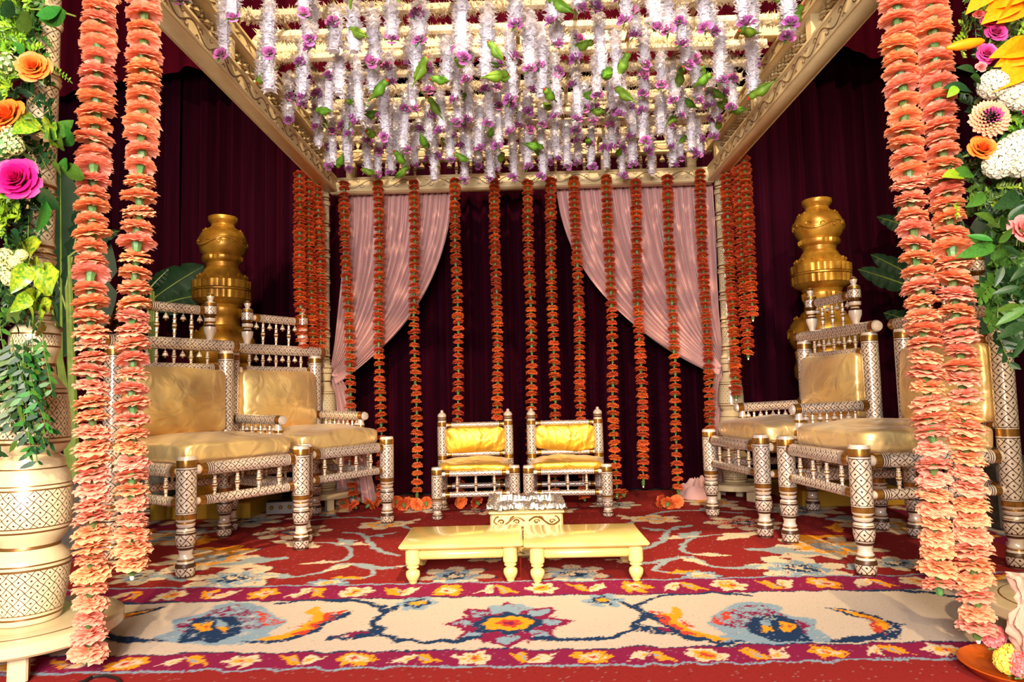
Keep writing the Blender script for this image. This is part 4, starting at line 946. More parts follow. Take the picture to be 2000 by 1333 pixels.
def small_chair(label, seed):
    t = thing('low_chair', label, 'chair', (0, 0, CZ), 0, 'low satin chairs at the back'); W, D, r = 0.25, 0.215, 0.036
    for s in (-1, 1):
        add_leg(t, 'front_leg', s * W, -D, 0.335, r, 0.48); add_leg(t, 'back_post', s * (W - 0.015), D, 0.69, r * 0.95, 0.48, post=0.62, dome=True)
    xi = W - r * 0.8; yi = D - r * 0.8
    for z, rr in ((0.288, 0.0185), (0.155, 0.0185)):
        add_rail(t, 'front_rail', (-xi, -D, z), (xi, -D, z), rr); add_rail(t, 'back_rail', (-xi, D, z), (xi, D, z), rr)
        for s in (-1, 1): add_rail(t, 'side_rail', (s * W, -yi, z), (s * W, yi, z), rr)
    for k in range(3):
        add_bal(t, -0.12 + 0.12 * k, -D, 0.171, 0.272, 0.012); add_bal(t, -0.12 + 0.12 * k, D, 0.171, 0.272, 0.012)
    add_rail(t, 'upper_back_rail', (-xi, D, 0.583), (xi, D, 0.583), 0.018); add_rail(t, 'lower_back_rail', (-xi, D, 0.378), (xi, D, 0.378), 0.018)
    cushion(t, 'back_cushion', (0, D - 0.01, 0.48), W - 0.04, 0.028, 0.090, 'satin_yellow', seed, 0, 0.3)
    cushion(t, 'seat_cushion', (0, 0.0, 0.322), W - 0.012, D - 0.0, 0.045, 'satin_yellow', seed + 3, 0, 0.5)
    return t
s1 = small_chair('low gold satin chair behind the left cream table', 21); a = atZ(845, 1018, CZ); b_ = atZ(999, 1015, CZ)
place(s1, (a.x + b_.x) / 2 + 0.01, 4.46 + 0.215, 0.07)
s2 = small_chair('low gold satin chair behind the right cream table', 27); a = atZ(1040, 1015, CZ); b_ = atZ(1190, 1015, CZ)
place(s2, (a.x + b_.x) / 2, 4.44 + 0.215, -0.03)

# ---------------------------------------------------------------- low cream tables
def low_table(label):
    t = thing('low_table', label, 'table', (0, 0, CZ), 0, 'low cream tables in the middle'); W, D = 0.262, 0.205
    mb = MB('table_cream'); mb.box((0, 0, 0.158), (2 * W, 2 * D, 0.022), bev=0.008); mb.build('table_top', t)
    P = [(0.013, 0), (0.017, 0.004), (0.017, 0.01), (0.022, 0.016), (0.0295, 0.032), (0.0305, 0.042), (0.0285, 0.052), (0.0165, 0.0615), (0.0165, 0.063), (0.0265, 0.068), (0.0265, 0.074), (0.02, 0.080), (0.030, 0.082), (0.0315, 0.09), (0.0315, 0.148)]
    mb = MB('table_cream'); mb.lathe(P, 20); lm = mb.mesh('leg')
    for sx in (-1, 1):
        for sy in (-1, 1): link('leg', lm, t, (sx * (W - 0.055), sy * (D - 0.045), 0))
    for sy in (-1, 1):
        mb = MB('table_cream'); mb.lathe([(0.017, 0), (0.0215, 0.008), (0.0215, 2 * W - 0.178), (0.017, 2 * W - 0.17)], 16, axis((-W + 0.085, sy * (D - 0.045), 0.120), (W - 0.085, sy * (D - 0.045), 0.120))); mb.build('rail', t)
    for sx in (-1, 1):
        mb = MB('table_cream'); mb.lathe([(0.014, 0), (0.0155, 0.01), (0.0155, 2 * D - 0.16), (0.014, 2 * D - 0.15)], 14, axis((sx * (W - 0.055), -D + 0.075, 0.125), (sx * (W - 0.055), D - 0.075, 0.125))); mb.build('rail', t)
    return t
t1 = low_table('low cream table with turned legs on the left, before the silver lined fire urn'); place(t1, -0.300, 3.12, 0.03)
t2 = copy_tree(t1, kid_map()); place(t2, 0.232, 3.10, 0.005); t2['label'] = 'low cream table with turned legs on the right, before the silver lined fire urn'

# ---------------------------------------------------------------- fire urn behind the tables
c = atZ(1022, 1060, CZ); t = thing('fire_urn', 'square cream and silver fire urn with crumpled foil behind the low tables', 'urn', (-0.02, 3.60, CZ), 0.02)
mb = MB('urn_cream'); mb.box((0, 0, 0.022), (0.56, 0.46, 0.044), bev=0.012); mb.box((0, 0, 0.055), (0.44, 0.38, 0.03), bev=0.01); mb.build('base_step', t)
mb = MB('urn_cream'); mb.box((0, 0, 0.10), (0.30, 0.28, 0.08), bev=0.015); mb.box((0, 0, 0.166), (0.36, 0.34, 0.072), bev=0.01); mb.box((0, 0, 0.207), (0.375, 0.355, 0.014), bev=0.004); mb.build('body', t)
def relief(mb, w_, z, y, amp, rr, n):
    for s in (-1, 1):
        for k in range(n):
            x0 = s * w_ * (0.06 + 0.9 * k / n); x1 = s * w_ * (0.06 + 0.9 * (k + 1) / n)
            mb.tube([(x0 + (x1 - x0) * i / 8, y, z + amp * math.sin(PI * i / 8) * (1 if k % 2 == 0 else -1)) for i in range(9)], rr, 5)
            cx = (x0 + x1) / 2; mb.tube([(cx + amp * (0.8 - 0.07 * i) * math.cos(0.8 * i) * s, y, z - amp * 0.1 + amp * (0.6 - 0.05 * i) * math.sin(0.8 * i)) for i in range(9)], rr * 0.9, 5)
            mb.tube([(x1, y, z), (x1 - s * 0.01, y, z + amp * 0.9), (x1 - s * 0.025, y, z + amp * 1.2)], rr * 0.9, 5)
mb = MB('urn_relief'); relief(mb, 0.17, 0.165, -0.171, 0.020, 0.0045, 2); relief(mb, 0.26, 0.022, -0.231, 0.012, 0.004, 3); mb.build('relief', t)
mb = MB('silver'); mb.tube([(0.028 * (1.2 - 0.06 * i) * math.cos(0.75 * i), -0.146, 0.092 + 0.024 * (1.2 - 0.06 * i) * math.sin(0.75 * i)) for i in range(15)], 0.006, 6); mb.tube([(0.05 + 0.018 * math.cos(0.8 * i), -0.146, 0.085 + 0.016 * (1 - 0.05 * i) * math.sin(0.8 * i)) for i in range(10)], 0.005, 6); mb.build('silver_scroll', t)
mb = MB('silver_foil'); rf = random.Random(4); NX, NY = 44, 36
def foil(u, v):
    x, y = (u - 0.5) * 0.40, (v - 0.5) * 0.38; e = max(abs(u - 0.5), abs(v - 0.5)) * 2
    z = 0.222 + (0.026 if 0.72 < e < 0.97 else 0.004 if e >= 0.97 else -0.004) + 0.016 * noise.noise(Vector((x * 26, y * 26, 3))) + 0.010 * noise.noise(Vector((x * 70, y * 70, 5)))
    return (x + 0.006 * noise.noise(Vector((x * 50, y * 50, 8))), y + 0.006 * noise.noise(Vector((x * 50, y * 50, 1))), max(z, 0.215))
mb.grid(foil, NX, NY); mb.build('foil_lining', t, smooth=False)
# ---------------------------------------------------------------- gold pot columns
def gold_column(x, y, label, s=1.0):
    t = thing('gold_pot_column', label, 'column', (x, y, CZ), 0, 'gold pot columns behind the chairs')
    mb = MB('plinth_gold'); mb.box((0, 0, 0.055), (0.68, 0.62, 0.11), bev=0.008); mb.build('plinth', t, smooth=False)
    def flute(n, z0, z1, amp):
        def f(a, z): return 1 + (1.7 * amp * (abs(math.sin(n * a / 2)) ** 0.4 - 0.7) if z0 - 0.004 <= z <= z1 + 0.004 else 0)
        return f
    def piece(name, P, n=32, mod=None):
        mb = MB('gold_leaf'); mb.lathe(P, n, mod=mod); return mb.build(name, t)
    piece('foot_pot', [(0.30, 0.11), (0.31, 0.13), (0.29, 0.15), (0.24, 0.19), (0.2, 0.23), (0.21, 0.26), (0.28, 0.32), (0.31, 0.40), (0.30, 0.48), (0.25, 0.54), (0.2, 0.57)])
    piece('lower_flutes', [(0.2, 0.57), (0.21, 0.60), (0.21, 0.605), (0.212, 0.70), (0.205, 0.705), (0.18, 0.74), (0.17, 0.80), (0.18, 0.82)], 72, flute(28, 0.602, 0.702, 0.06))
    piece('neck_band', [(0.18, 0.82), (0.21, 0.87), (0.215, 0.93), (0.20, 0.98), (0.195, 0.99), (0.20, 1.05), (0.195, 1.06)], 64, flute(30, 0.985, 1.055, 0.06))
    b1 = piece('middle_pot', [(0.195, 1.06), (0.215, 1.08), (0.235, 1.12), (0.240, 1.18), (0.225, 1.24), (0.20, 1.275), (0.155, 1.305), (0.150, 1.32), (0.125, 1.34)])
    piece('upper_neck', [(0.125, 1.34), (0.122, 1.385), (0.128, 1.41), (0.132, 1.415), (0.135, 1.46), (0.125, 1.465), (0.14, 1.49)], 56, flute(26, 1.412, 1.462, 0.07))
    piece('fluted_drum', [(0.14, 1.49), (0.185, 1.515), (0.190, 1.524), (0.198, 1.53), (0.2, 1.585), (0.19, 1.5905), (0.203, 1.592), (0.203, 1.602), (0.19, 1.604), (0.2, 1.608), (0.202, 1.662), (0.18, 1.672), (0.165, 1.70), (0.13, 1.735), (0.125, 1.75)], 84, lambda a, z: 1 + (0.08 * (abs(math.sin(13 * a)) ** 0.45 - 0.65) if 1.525 < z < 1.59 or 1.605 < z < 1.665 else 0))
    piece('shoulder_neck', [(0.125, 1.75), (0.11, 1.77), (0.115, 1.80), (0.135, 1.815), (0.138, 1.82), (0.140, 1.845), (0.13, 1.852)], 56, flute(26, 1.818, 1.848, 0.07))
    b2 = piece('top_pot', [(0.13, 1.852), (0.155, 1.885), (0.168, 1.93), (0.166, 1.98), (0.148, 2.02), (0.118, 2.05), (0.095, 2.06), (0.082, 2.075), (0.08, 2.09), (0.10, 2.115), (0.103, 2.12), (0.103, 2.145), (0.095, 2.15), (0.09, 2.148), (0.06, 2.10)])
    def scrolls(par, R, zc, amp, n):
        mb = MB('gold_leaf')
        for k in range(n):
            a0 = 2 * PI * k / n; da = 2 * PI / n; sg = 1 if k % 2 else -1
            mb.tube([((R + 0.004) * math.cos(a0 + da * i / 10), (R + 0.004) * math.sin(a0 + da * i / 10), zc + sg * amp * math.cos(PI * i / 10)) for i in range(11)], 0.008, 6)
            for q in (0.3, 0.75):
                c0 = a0 + da * q; mb.tube([((R + 0.005) * math.cos(c0 + amp * (0.9 - 0.08 * i) * math.cos(0.8 * i) / R), (R + 0.005) * math.sin(c0 + amp * (0.9 - 0.08 * i) * math.cos(0.8 * i) / R), zc + sg * 0.3 * amp + amp * (0.8 - 0.07 * i) * math.sin(0.8 * i)) for i in range(10)], 0.006, 6)
        mb.build('scroll_relief', par)
    scrolls(b2, 0.166, 1.945, 0.026, 6); scrolls(b1, 0.238, 1.17, 0.036, 6)
    for R, z, rr in ((0.168, 1.695, 0.013), (0.13, 2.035, 0.011), (0.19, 1.285, 0.014)):
        mb = MB('gold_leaf')
        for k in range(14):
            a = 2 * PI * k / 14; mb.lathe([(0.0, -rr * 0.8), (rr, 0), (rr * 0.5, rr), (0, rr * 1.5)], 6, Matrix.Translation((R * math.cos(a), R * math.sin(a), z)), caps=False)
        mb.build('leaf_band', t)
p = atY(434, 600, 4.92); gold_column(p.x, 4.92, 'tall column of stacked gold pots behind the left chairs')
p = atY(1607, 600, 4.92); gold_column(p.x, 4.92, 'tall column of stacked gold pots behind the right chairs')

# ---------------------------------------------------------------- brass lamps with a peacock on top
def lamp(px, Y, label):
    p = atY(px, 700, Y); t = thing('brass_lamp', label, 'oil lamp', (p.x, Y, CZ), 0, 'brass peacock lamps')
    mb = MB('brass'); mb.lathe([(0.13, 0), (0.14, 0.015), (0.12, 0.035), (0.06, 0.06), (0.03, 0.10), (0.045, 0.14), (0.05, 0.17), (0.02, 0.20), (0.018, 0.40), (0.035, 0.43), (0.018, 0.46), (0.016, 0.70), (0.04, 0.74), (0.045, 0.80), (0.018, 0.84), (0.016, 0.95), (0.03, 0.98), (0.055, 1.0), (0.06, 1.02), (0.02, 1.06), (0.016, 1.12), (0.04, 1.15), (0.04, 1.17), (0.05, 1.18)], 20); mb.build('stem', t)
    mb = MB('brass'); mb.lathe([(0.03, 1.18), (0.09, 1.19), (0.135, 1.21), (0.14, 1.215), (0.13, 1.218), (0.03, 1.205)], 26)
    for k in range(5):
        a = 2 * PI * k / 5; mb.lathe([(0.0, 0), (0.018, 0.004), (0.02, 0.014), (0.0, 0.012)], 8, Matrix.Translation((0.135 * math.cos(a), 0.135 * math.sin(a), 1.206)), caps=False)
    mb.build('oil_dish', t)
    mb = MB('brass'); mb.lathe([(0.05, 1.205), (0.025, 1.24), (0.035, 1.27), (0.015, 1.30), (0.03, 1.325), (0.012, 1.345)], 16); mb.build('spire', t)
    mb = MB('brass')
    def body(u, v):
        a = 2 * PI * u; r_ = 0.032 * math.sin(PI * min(0.98, v * 0.9 + 0.06)) ** 0.8; return (0.05 * (v - 0.5) + 0.0, r_ * math.cos(a), 1.385 + r_ * 1.2 * math.sin(a) + 0.01 * v)
    mb.grid(body, 10, 10, closed_u=True)
    mb.tube([(0.018, 0, 1.395), (0.032, 0, 1.42), (0.026, 0, 1.45), (0.034, 0, 1.468), (0.052, 0, 1.462)], 0.011, 8, taper=lambda s: 1.2 - 0.8 * s)
    mb.grid(lambda u, v: (-0.02 - 0.05 * v, 0.045 * (u - 0.5) * (0.4 + v), 1.38 - 0.09 * v + 0.01 * math.sin(u * 20)), 8, 5)
    mb.tube([(0, 0, 1.34), (0, 0, 1.38)], 0.012, 8); mb.build('peacock', t)
lamp(228, 4.35, 'brass oil lamp topped with a peacock behind the armless chair on the left')
lamp(1822, 4.30, 'brass oil lamp topped with a peacock behind the two garlands on the right')

# ---------------------------------------------------------------- leaves
def leaf_mesh(mat, w_=0.42, fold=0.25, curl=0.25, n=6, wave=0.0, name='leaf', petiole=0.0):
    """leaf of length 1 along +x, upper side +z"""
    mb = MB(mat); vs = []
    for i in range(n + 1):
        t = i / n; h = w_ / 2 * (math.sin(PI * t ** 0.8) ** 0.85 if 0 < t < 1 else 0.01); z = -curl * t * t
        for s in (-1, -0.5, 0, 0.5, 1): vs.append((t * (1 - 0.1 * curl), s * h, z + fold * abs(s) * h + wave * math.sin(t * 14 + s) * abs(s) * h))
    mb.add(vs, [(i * 5 + j, (i + 1) * 5 + j, (i + 1) * 5 + j + 1, i * 5 + j + 1) for i in range(n) for j in range(4)])
    if petiole: mb.tube([(-petiole, 0, -0.02), (0.02, 0, 0)], 0.02, 5)
    return mb.mesh(name)
LEAF = {'dark': leaf_mesh('leaf_dark', 0.42), 'mid': leaf_mesh('leaf_mid', 0.40), 'lime': leaf_mesh('leaf_lime', 0.55), 'pothos': leaf_mesh('leaf_pothos', 0.58, 0.3, 0.35, 7, 0.2), 'ruscus': leaf_mesh('leaf_dark', 0.30, 0.2, 0.2), 'ruscusmid': leaf_mesh('leaf_mid', 0.30, 0.2, 0.2)}
def orient(o, d, roll):
    q = Vector(d).to_track_quat('X', 'Z'); o.rotation_mode = 'QUATERNION'; o.rotation_quaternion = q @ Matrix.Rotation(roll, 3, 'X').to_quaternion()
def flat_rel(t, P): return Vector(P) - t.location
def spray(mb, base, d, L, n, ll, mat_i, r_, droop=0.3):
    """twig with paired small leaves, joined"""
    base = Vector(base); d = Vector(d).normalized(); pts = [base + d * L * s + Vector((0, 0, -droop * L * s * s)) for s in [i / 6 for i in range(7)]]
    mb.tube(pts, 0.0016, 4, 0)
    for k in range(n):
        s = 0.1 + 0.9 * k / n; p = base + d * L * s + Vector((0, 0, -droop * L * s * s))
        for q in (-1, 1):
            side = d.cross(Vector((r_.uniform(-0.4, 0.4), -1, r_.uniform(-0.5, 0.5)))).normalized() * q
            e = (d * 0.7 + side * 0.9 + Vector((0, r_.uniform(-0.5, 0.1), r_.uniform(-0.2, 0.4)))).normalized(); l = ll * r_.uniform(0.7, 1.15) * (1 - 0.35 * s)
            nn = e.cross(Vector((0.2, 1, 0.3))).normalized(); b_ = nn * l * 0.24; up_ = e.cross(nn) * l * 0.06
            mb.add([p, p + e * l * 0.3 + b_ * 0.9 + up_, p + e * l * 0.65 + b_ * 0.85 + up_, p + e * l, p + e * l * 0.65 - b_ * 0.85 + up_, p + e * l * 0.3 - b_ * 0.9 + up_, p + e * l * 0.5], [(0, 6, 1), (1, 6, 2), (2, 6, 3), (3, 6, 4), (4, 6, 5), (5, 6, 0)], mat_i)
def florets(mb, c, R, n, fr, mi, r_, squash=1.0):
    for k in range(n):
        z = 1 - 2 * (k + 0.5) / n; a = k * 2.39996; q = math.sqrt(1 - z * z); d = Vector((q * math.cos(a), q * math.sin(a), z)); p = Vector(c) + Vector((d.x, d.y * squash, d.z)) * R * r_.uniform(0.9, 1.05)
        u = d.orthogonal().normalized(); v = d.cross(u); ph = r_.uniform(0, 6)
        for j in range(4):
            a2 = ph + j * PI / 2; e = u * math.cos(a2) + v * math.sin(a2); g = d.cross(e)
            mb.add([p, p + e * fr * 0.7 + g * fr * 0.5 + d * fr * 0.2, p + e * fr * 1.1 + d * fr * 0.05, p + e * fr * 0.7 - g * fr * 0.5 + d * fr * 0.2], [(0, 1, 2, 3)], mi)
ROSE_O = rose_mesh('rose_orange', 5, 26); ROSE_M = rose_mesh('rose_magenta', 6, 26); ROSE_P = rose_mesh('flower_purple', 7, 26); ROSE_C = rose_mesh('coral_flower', 8, 18)
def put_rose(t, px, py, Y, R, me, d=(0, -1, 0.15), name='rose', roll=0.0):
    o = link(name, me, t, flat_rel(t, atY(px, py, Y)), None, R); q = Vector(d).to_track_quat('Z', 'Y'); o.rotation_mode = 'QUATERNION'; o.rotation_quaternion = q @ Matrix.Rotation(roll, 3, 'Z').to_quaternion()
def put_leaf(t, px, py, Y, px2, py2, Y2, kind, roll=-0.6, name='leaf'):
    a, b_ = atY(px, py, Y), atY(px2, py2, Y2); d = b_ - a; o = link(name, LEAF[kind], t, flat_rel(t, a), None, d.length); orient(o, d, roll)
def cluster(t, px, py, Y, R, n, fr, mat, name, r_):
    mb = MB(mat, 'calyx_green'); florets(mb, (0, 0, 0), R, n, fr, 0, r_); mb.lathe([(0.0, -R * 0.85, 1), (R * 0.75, -R * 0.4, 1), (R * 0.8, R * 0.3, 1), (0, R * 0.8, 1)], 10, caps=False); mb.tube([(0, 0, 0), (0, 0.08, -0.02)], 0.006, 5, 1)
    link(name, mb.mesh(name, False), t, flat_rel(t, atY(px, py, Y)))
# ----- left arrangement
r = random.Random(42)
tl = thing('floral_arrangement', 'lush floral arrangement of orange and hot pink roses with trailing leaves on the left pillar', 'flowers', (-PX, YF, 1.0))
core = MB('leaf_dark', 'stem_green')
for k in range(16):  # foam-and-moss body hugging the pillar, with twigs
    p = flat_rel(tl, atY(r.uniform(-40, 55), 25 + k * 38, YF - 0.07)); core.tube([p, p + Vector((r.uniform(-.05, .05), -0.05, -0.05))], 0.02, 6, 1)
core.build('stems', tl)
def filler(t, x0, x1, y0, y1, n, Y, mats, kinds, L, ll, seed, name):
    r_ = random.Random(seed); mb = MB('stem_green', *mats)
    for k in range(n):
        p = flat_rel(t, atY(r_.uniform(x0, x1), r_.uniform(y0, y1), Y + r_.uniform(-0.03, 0.05))); a = r_.uniform(0, 2 * PI)
        spray(mb, p, (math.cos(a), r_.uniform(-1.0, -0.2), math.sin(a) * 0.8), L * r_.uniform(0.6, 1.3), kinds, ll, 1 + r_.randrange(len(mats)), r_)
    o = mb.build(name, t, smooth=False); o['kind'] = 'stuff'
filler(tl, -30, 95, -20, 640, 120, YF - 0.10, ('leaf_dark', 'leaf_dark', 'leaf_mid'), 6, 0.09, 0.036, 1, 'dark_foliage')
filler(tl, -10, 60, -10, 110, 46, YF - 0.16, ('leaf_lime',), 6, 0.06, 0.024, 2, 'lime_foliage')
filler(tl, -10, 30, 130, 175, 14, YF - 0.2, ('leaf_lime',), 6, 0.06, 0.024, 3, 'lime_foliage'); filler(tl, -5, 40, 385, 430, 22, YF - 0.18, ('leaf_lime',), 6, 0.05, 0.028, 4, 'lime_foliage')
filler(tl, 60, 110, 60, 160, 9, YF - 0.12, ('leaf_lime', 'leaf_mid'), 7, 0.11, 0.02, 5, 'boxwood_twigs')
for px, py, R, me, d in ((66, 133, 0.052, ROSE_O, (0.35, -1, 0.1)), (18, 228, 0.060, ROSE_O, (-0.1, -1, 0.25)), (36, 352, 0.072, ROSE_M, (0.2, -1, 0.1))):
    put_rose(tl, px, py, YF - 0.22, R, me, d, roll=r.uniform(0, 6))
for px, py, R in ((15, 125, 0.035), (22, 262, 0.028), (5, 285, 0.035), (28, 285, 0.026), (10, 500, 0.022), (5, 530, 0.024), (30, 512, 0.018), (42, 498, 0.015), (18, 545, 0.02)):
    cluster(tl, px, py, YF - 0.22, R, 46, 0.0065, 'lace_cream', 'lace_flower', r)
for a in ((70, 232, 40, 250, 'pothos'), (88, 262, 130, 245, 'pothos'), (88, 262, 72, 240, 'pothos'), (88, 258, 100, 222, 'pothos'), (85, 262, 125, 272, 'pothos'), (60, 520, 135, 580, 'pothos'), (55, 515, 30, 568, 'pothos'), (40, 470, 95, 518, 'pothos'), (60, 530, 100, 505, 'pothos'), (62, 570, 28, 610, 'pothos'), (68, 590, 75, 565, 'pothos'), (70, 600, 105, 652, 'pothos'), (75, 585, 112, 610, 'pothos'), (60, 575, 95, 600, 'pothos'), (55, 600, 80, 640, 'lime'),
          (85, 270, 155, 236, 'mid'), (95, 270, 170, 255, 'mid'), (100, 275, 145, 285, 'mid'), (100, 320, 135, 345, 'mid'), (115, 330, 185, 345, 'mid'), (110, 325, 150, 318, 'mid'), (60, 380, 140, 400, 'dark'), (90, 392, 85, 455, 'mid'), (20, 450, 55, 480, 'dark'), (0, 440, 40, 470, 'dark'), (50, 500, 20, 455, 'dark'), (100, 590, 125, 630, 'dark'), (100, 625, 135, 640, 'dark'), (20, 580, -20, 600, 'dark'), (20, 620, 50, 650, 'dark'), (30, 60, 75, 20, 'mid'), (70, 30, 130, 18, 'mid'), (75, 38, 150, 25, 'mid'), (90, 45, 128, 35, 'mid'), (0, 30, 40, 0, 'dark'), (25, 85, 60, 110, 'mid')):
    put_leaf(tl, a[0], a[1], YF - 0.20 + r.uniform(-0.03, 0.03), a[2], a[3], YF - 0.23 + r.uniform(-0.03, 0.03), a[4], r.uniform(-1.7, -0.8))
mb = MB('stalk_green'); pts = [flat_rel(tl, atY(x, y, YF - 0.16)) for x, y in ((60, 18), (110, 20), (148, 32))]; mb.tube(pts, 0.003, 5); mb.build('bare_stem', tl)
# trailing ruscus
for k in range(22):
    x0 = r.uniform(-20, 85); x1 = x0 + r.uniform(-10, 45); y0 = r.uniform(620, 700); y1 = r.uniform(760, 905) - max(0, x1 - 70) * 1.2; Yk = YF - 0.17 + r.uniform(-0.03, 0.02)
    mb = MB('stem_green', 'leaf_dark', 'leaf_mid'); P = [flat_rel(tl, atY(x0 + (x1 - x0) * s ** 1.5, y0 + (y1 - y0) * s, Yk)) for s in [i / 8 for i in range(9)]]; mb.tube(P, 0.0014, 4, 0)
    for i in range(1, 9):
        for q in (-1, 1):
            e = Vector((q * r.uniform(0.5, 1.0), r.uniform(-0.6, 0.1), r.uniform(-1.0, -0.2))).normalized(); l = r.uniform(0.03, 0.05); nn = e.cross(Vector((0, 1, 0.2))).normalized() * l * 0.17; p = P[i]
            mb.add([p, p + e * l * 0.35 + nn, p + e * l * 0.7 + nn * 0.8, p + e * l, p + e * l * 0.7 - nn * 0.8, p + e * l * 0.35 - nn], [(0, 1, 2, 3), (0, 3, 4, 5)], 1 + r.randrange(2))
    mb.build('trailing_sprig', tl, smooth=False)
# ----- right arrangement
tr_ = thing('floral_arrangement', 'lush floral arrangement of yellow lilies, dahlia and white blooms on the right pillar', 'flowers', (PXR, YF, 1.0))
core = MB('leaf_dark', 'stem_green')
for k in range(14):
    p = flat_rel(tr_, atY(r.uniform(1960, 2060), 10 + k * 40, YF - 0.05)); core.tube([p, p + Vector((r.uniform(-.05, .05), -0.05, -0.05))], 0.02, 6, 1)
core.build('stems', tr_)
filler(tr_, 1900, 2040, -20, 480, 110, YF - 0.08, ('leaf_dark', 'leaf_mid', 'leaf_dark'), 6, 0.09, 0.030, 11, 'dark_foliage')
filler(tr_, 1870, 1960, -10, 90, 26, YF - 0.12, ('leaf_mid', 'leaf_lime'), 8, 0.09, 0.018, 12, 'boxwood_twigs'); filler(tr_, 1860, 1960, 300, 400, 34, YF - 0.12, ('leaf_mid', 'leaf_dark', 'leaf_lime'), 8, 0.09, 0.02, 13, 'boxwood_twigs')
filler(tr_, 1940, 2010, 220, 300, 20, YF - 0.15, ('leaf_mid', 'leaf_lime'), 7, 0.06, 0.02, 14, 'boxwood_twigs'); filler(tr_, 1985, 2010, 20, 60, 8, YF - 0.2, ('leaf_lime',), 6, 0.05, 0.022, 15, 'lime_foliage')
filler(tr_, 1930, 2040, 400, 640, 44, YF - 0.06, ('leaf_dark', 'leaf_mid'), 6, 0.12, 0.06, 16, 'ruscus_foliage')
def lily_petal(px, py, px2, py2, w_, roll, Ya=YF - 0.24, Yb=YF - 0.3):
    key = 'lily%.2f' % w_
    if key not in LEAF: LEAF[key] = leaf_mesh('lily_yellow', w_, 0.5, 0.3, 8, 0.1, 'lily_petal')
    put_leaf(tr_, px, py, Ya, px2, py2, Yb, key, roll, 'lily_petal')
for a in ((1985, 0, 1940, 25, 0.5, -1.2), (1955, -30, 1905, 0, 0.45, -1.0), (1990, -10, 1978, 34, 0.6, -1.5), (2010, -20, 1950, -5, 0.5, -1.2), (2020, 95, 1958, 92, 0.5, -1.3), (2030, 110, 1962, 150, 0.55, -1.0), (2030, 80, 1975, 118, 0.5, -1.6)): lily_petal(*a)
mb = MB('lily_yellow'); P0 = atY(1922, 80, YF - 0.26); P1 = atY(1848, 94, YF - 0.26); mb.lathe([(0.004, 0), (0.011, 0.012), (0.0155, 0.045), (0.013, 0.08), (0.004, (P1 - P0).length)], 10, axis(flat_rel(tr_, P0), flat_rel(tr_, P1))); mb.build('lily_bud', tr_)
for px, py, R, me, nm in ((1938, 40, 0.036, ROSE_P, 'peony'), (1944, 65, 0.034, ROSE_P, 'peony'), (1926, 106, 0.034, ROSE_P, 'peony'), (1985, 145, 0.04, ROSE_M, 'rose'), (1917, 293, 0.046, ROSE_O, 'rose'), (2000, 450, 0.05, ROSE_C, 'rose'), (1912, 30, 0.018, ROSE_C, 'rosebud'), (1916, 131, 0.017, ROSE_C, 'rosebud'), (2003, 218, 0.016, ROSE_M, 'rosebud')):
    put_rose(tr_, px, py, YF - 0.22, R, me, (r.uniform(-0.4, 0), -1, r.uniform(0, 0.4)), nm, r.uniform(0, 6))
for px, py, R in ((1940, 165, 0.036), (1978, 182, 0.036), (1992, 192, 0.03), (1975, 300, 0.042), (1950, 322, 0.036), (1995, 285, 0.042), (1990, 320, 0.034)):
    cluster(tr_, px, py, YF - 0.23, R, 44, 0.0165, 'white_flower', 'white_bloom', r)
# dahlia
mb = MB('dahlia_peach', 'dahlia_heart')
for k in range(130):
    f = math.sqrt((k + 0.5) / 130); a = k * 2.39996; el = 1.35 * (1 - f) - 0.15 * f; rad = f; q = 0.20 + 0.16 * f; ca, sa = math.cos(a), math.sin(a); b0 = Vector((rad * 0.75 * ca, rad * 0.75 * sa, 0.42 * (1 - f * f))); e = Vector((ca * math.cos(el), sa * math.cos(el), math.sin(el))); g = Vector((-sa, ca, 0)); n_ = e.cross(g)
    mb.add([b0, b0 + e * q * 0.6 + g * q * 0.36 - n_ * q * 0.16, b0 + e * q, b0 + e * q * 0.6 - g * q * 0.36 - n_ * q * 0.16, b0 + e * q * 0.5 + n_ * q * 0.05], [(0, 4, 1), (1, 4, 2), (2, 4, 3), (3, 4, 0)], 1 if f < 0.42 else 0)
put_rose(tr_, 1933, 232, YF - 0.24, 0.054, mb.mesh('dahlia', False), (-0.15, -1, 0.05), 'dahlia')
for a in ((1895, 185, 1850, 168, 'mid'), (1898, 180, 1858, 155, 'dark'), (1905, 140, 1878, 125, 'dark'), (1895, 150, 1930, 158, 'mid'), (1870, 170, 1855, 185, 'lime'), (1945, 440, 1920, 410, 'mid'), (1940, 470, 1890, 455, 'ruscusmid'), (1945, 480, 1880, 497, 'ruscusmid'), (1950, 475, 1985, 445, 'mid'), (1955, 450, 1975, 415, 'mid'), (1960, 480, 2000, 500, 'ruscus'), (1960, 520, 1945, 560, 'ruscus'), (1990, 560, 1940, 572, 'ruscus'), (2000, 600, 1955, 598, 'ruscusmid'), (2005, 600, 1948, 632, 'ruscusmid'), (2005, 630, 1952, 655, 'ruscus'), (1985, 500, 2000, 560, 'ruscusmid'), (1970, 430, 2000, 400, 'dark'), (1925, 380, 1900, 400, 'mid'), (1900, 340, 1870, 330, 'mid'), (1990, 380, 1960, 400, 'dark'), (1880, 345, 1850, 335, 'lime'), (2010, 520, 1975, 545, 'ruscus'), (2000, 660, 1985, 700, 'ruscus')):
    put_leaf(tr_, a[0], a[1], YF - 0.20 + r.uniform(-0.03, 0.03), a[2], a[3], YF - 0.24 + r.uniform(-0.03, 0.03), a[4], r.uniform(-1.7, -0.8))

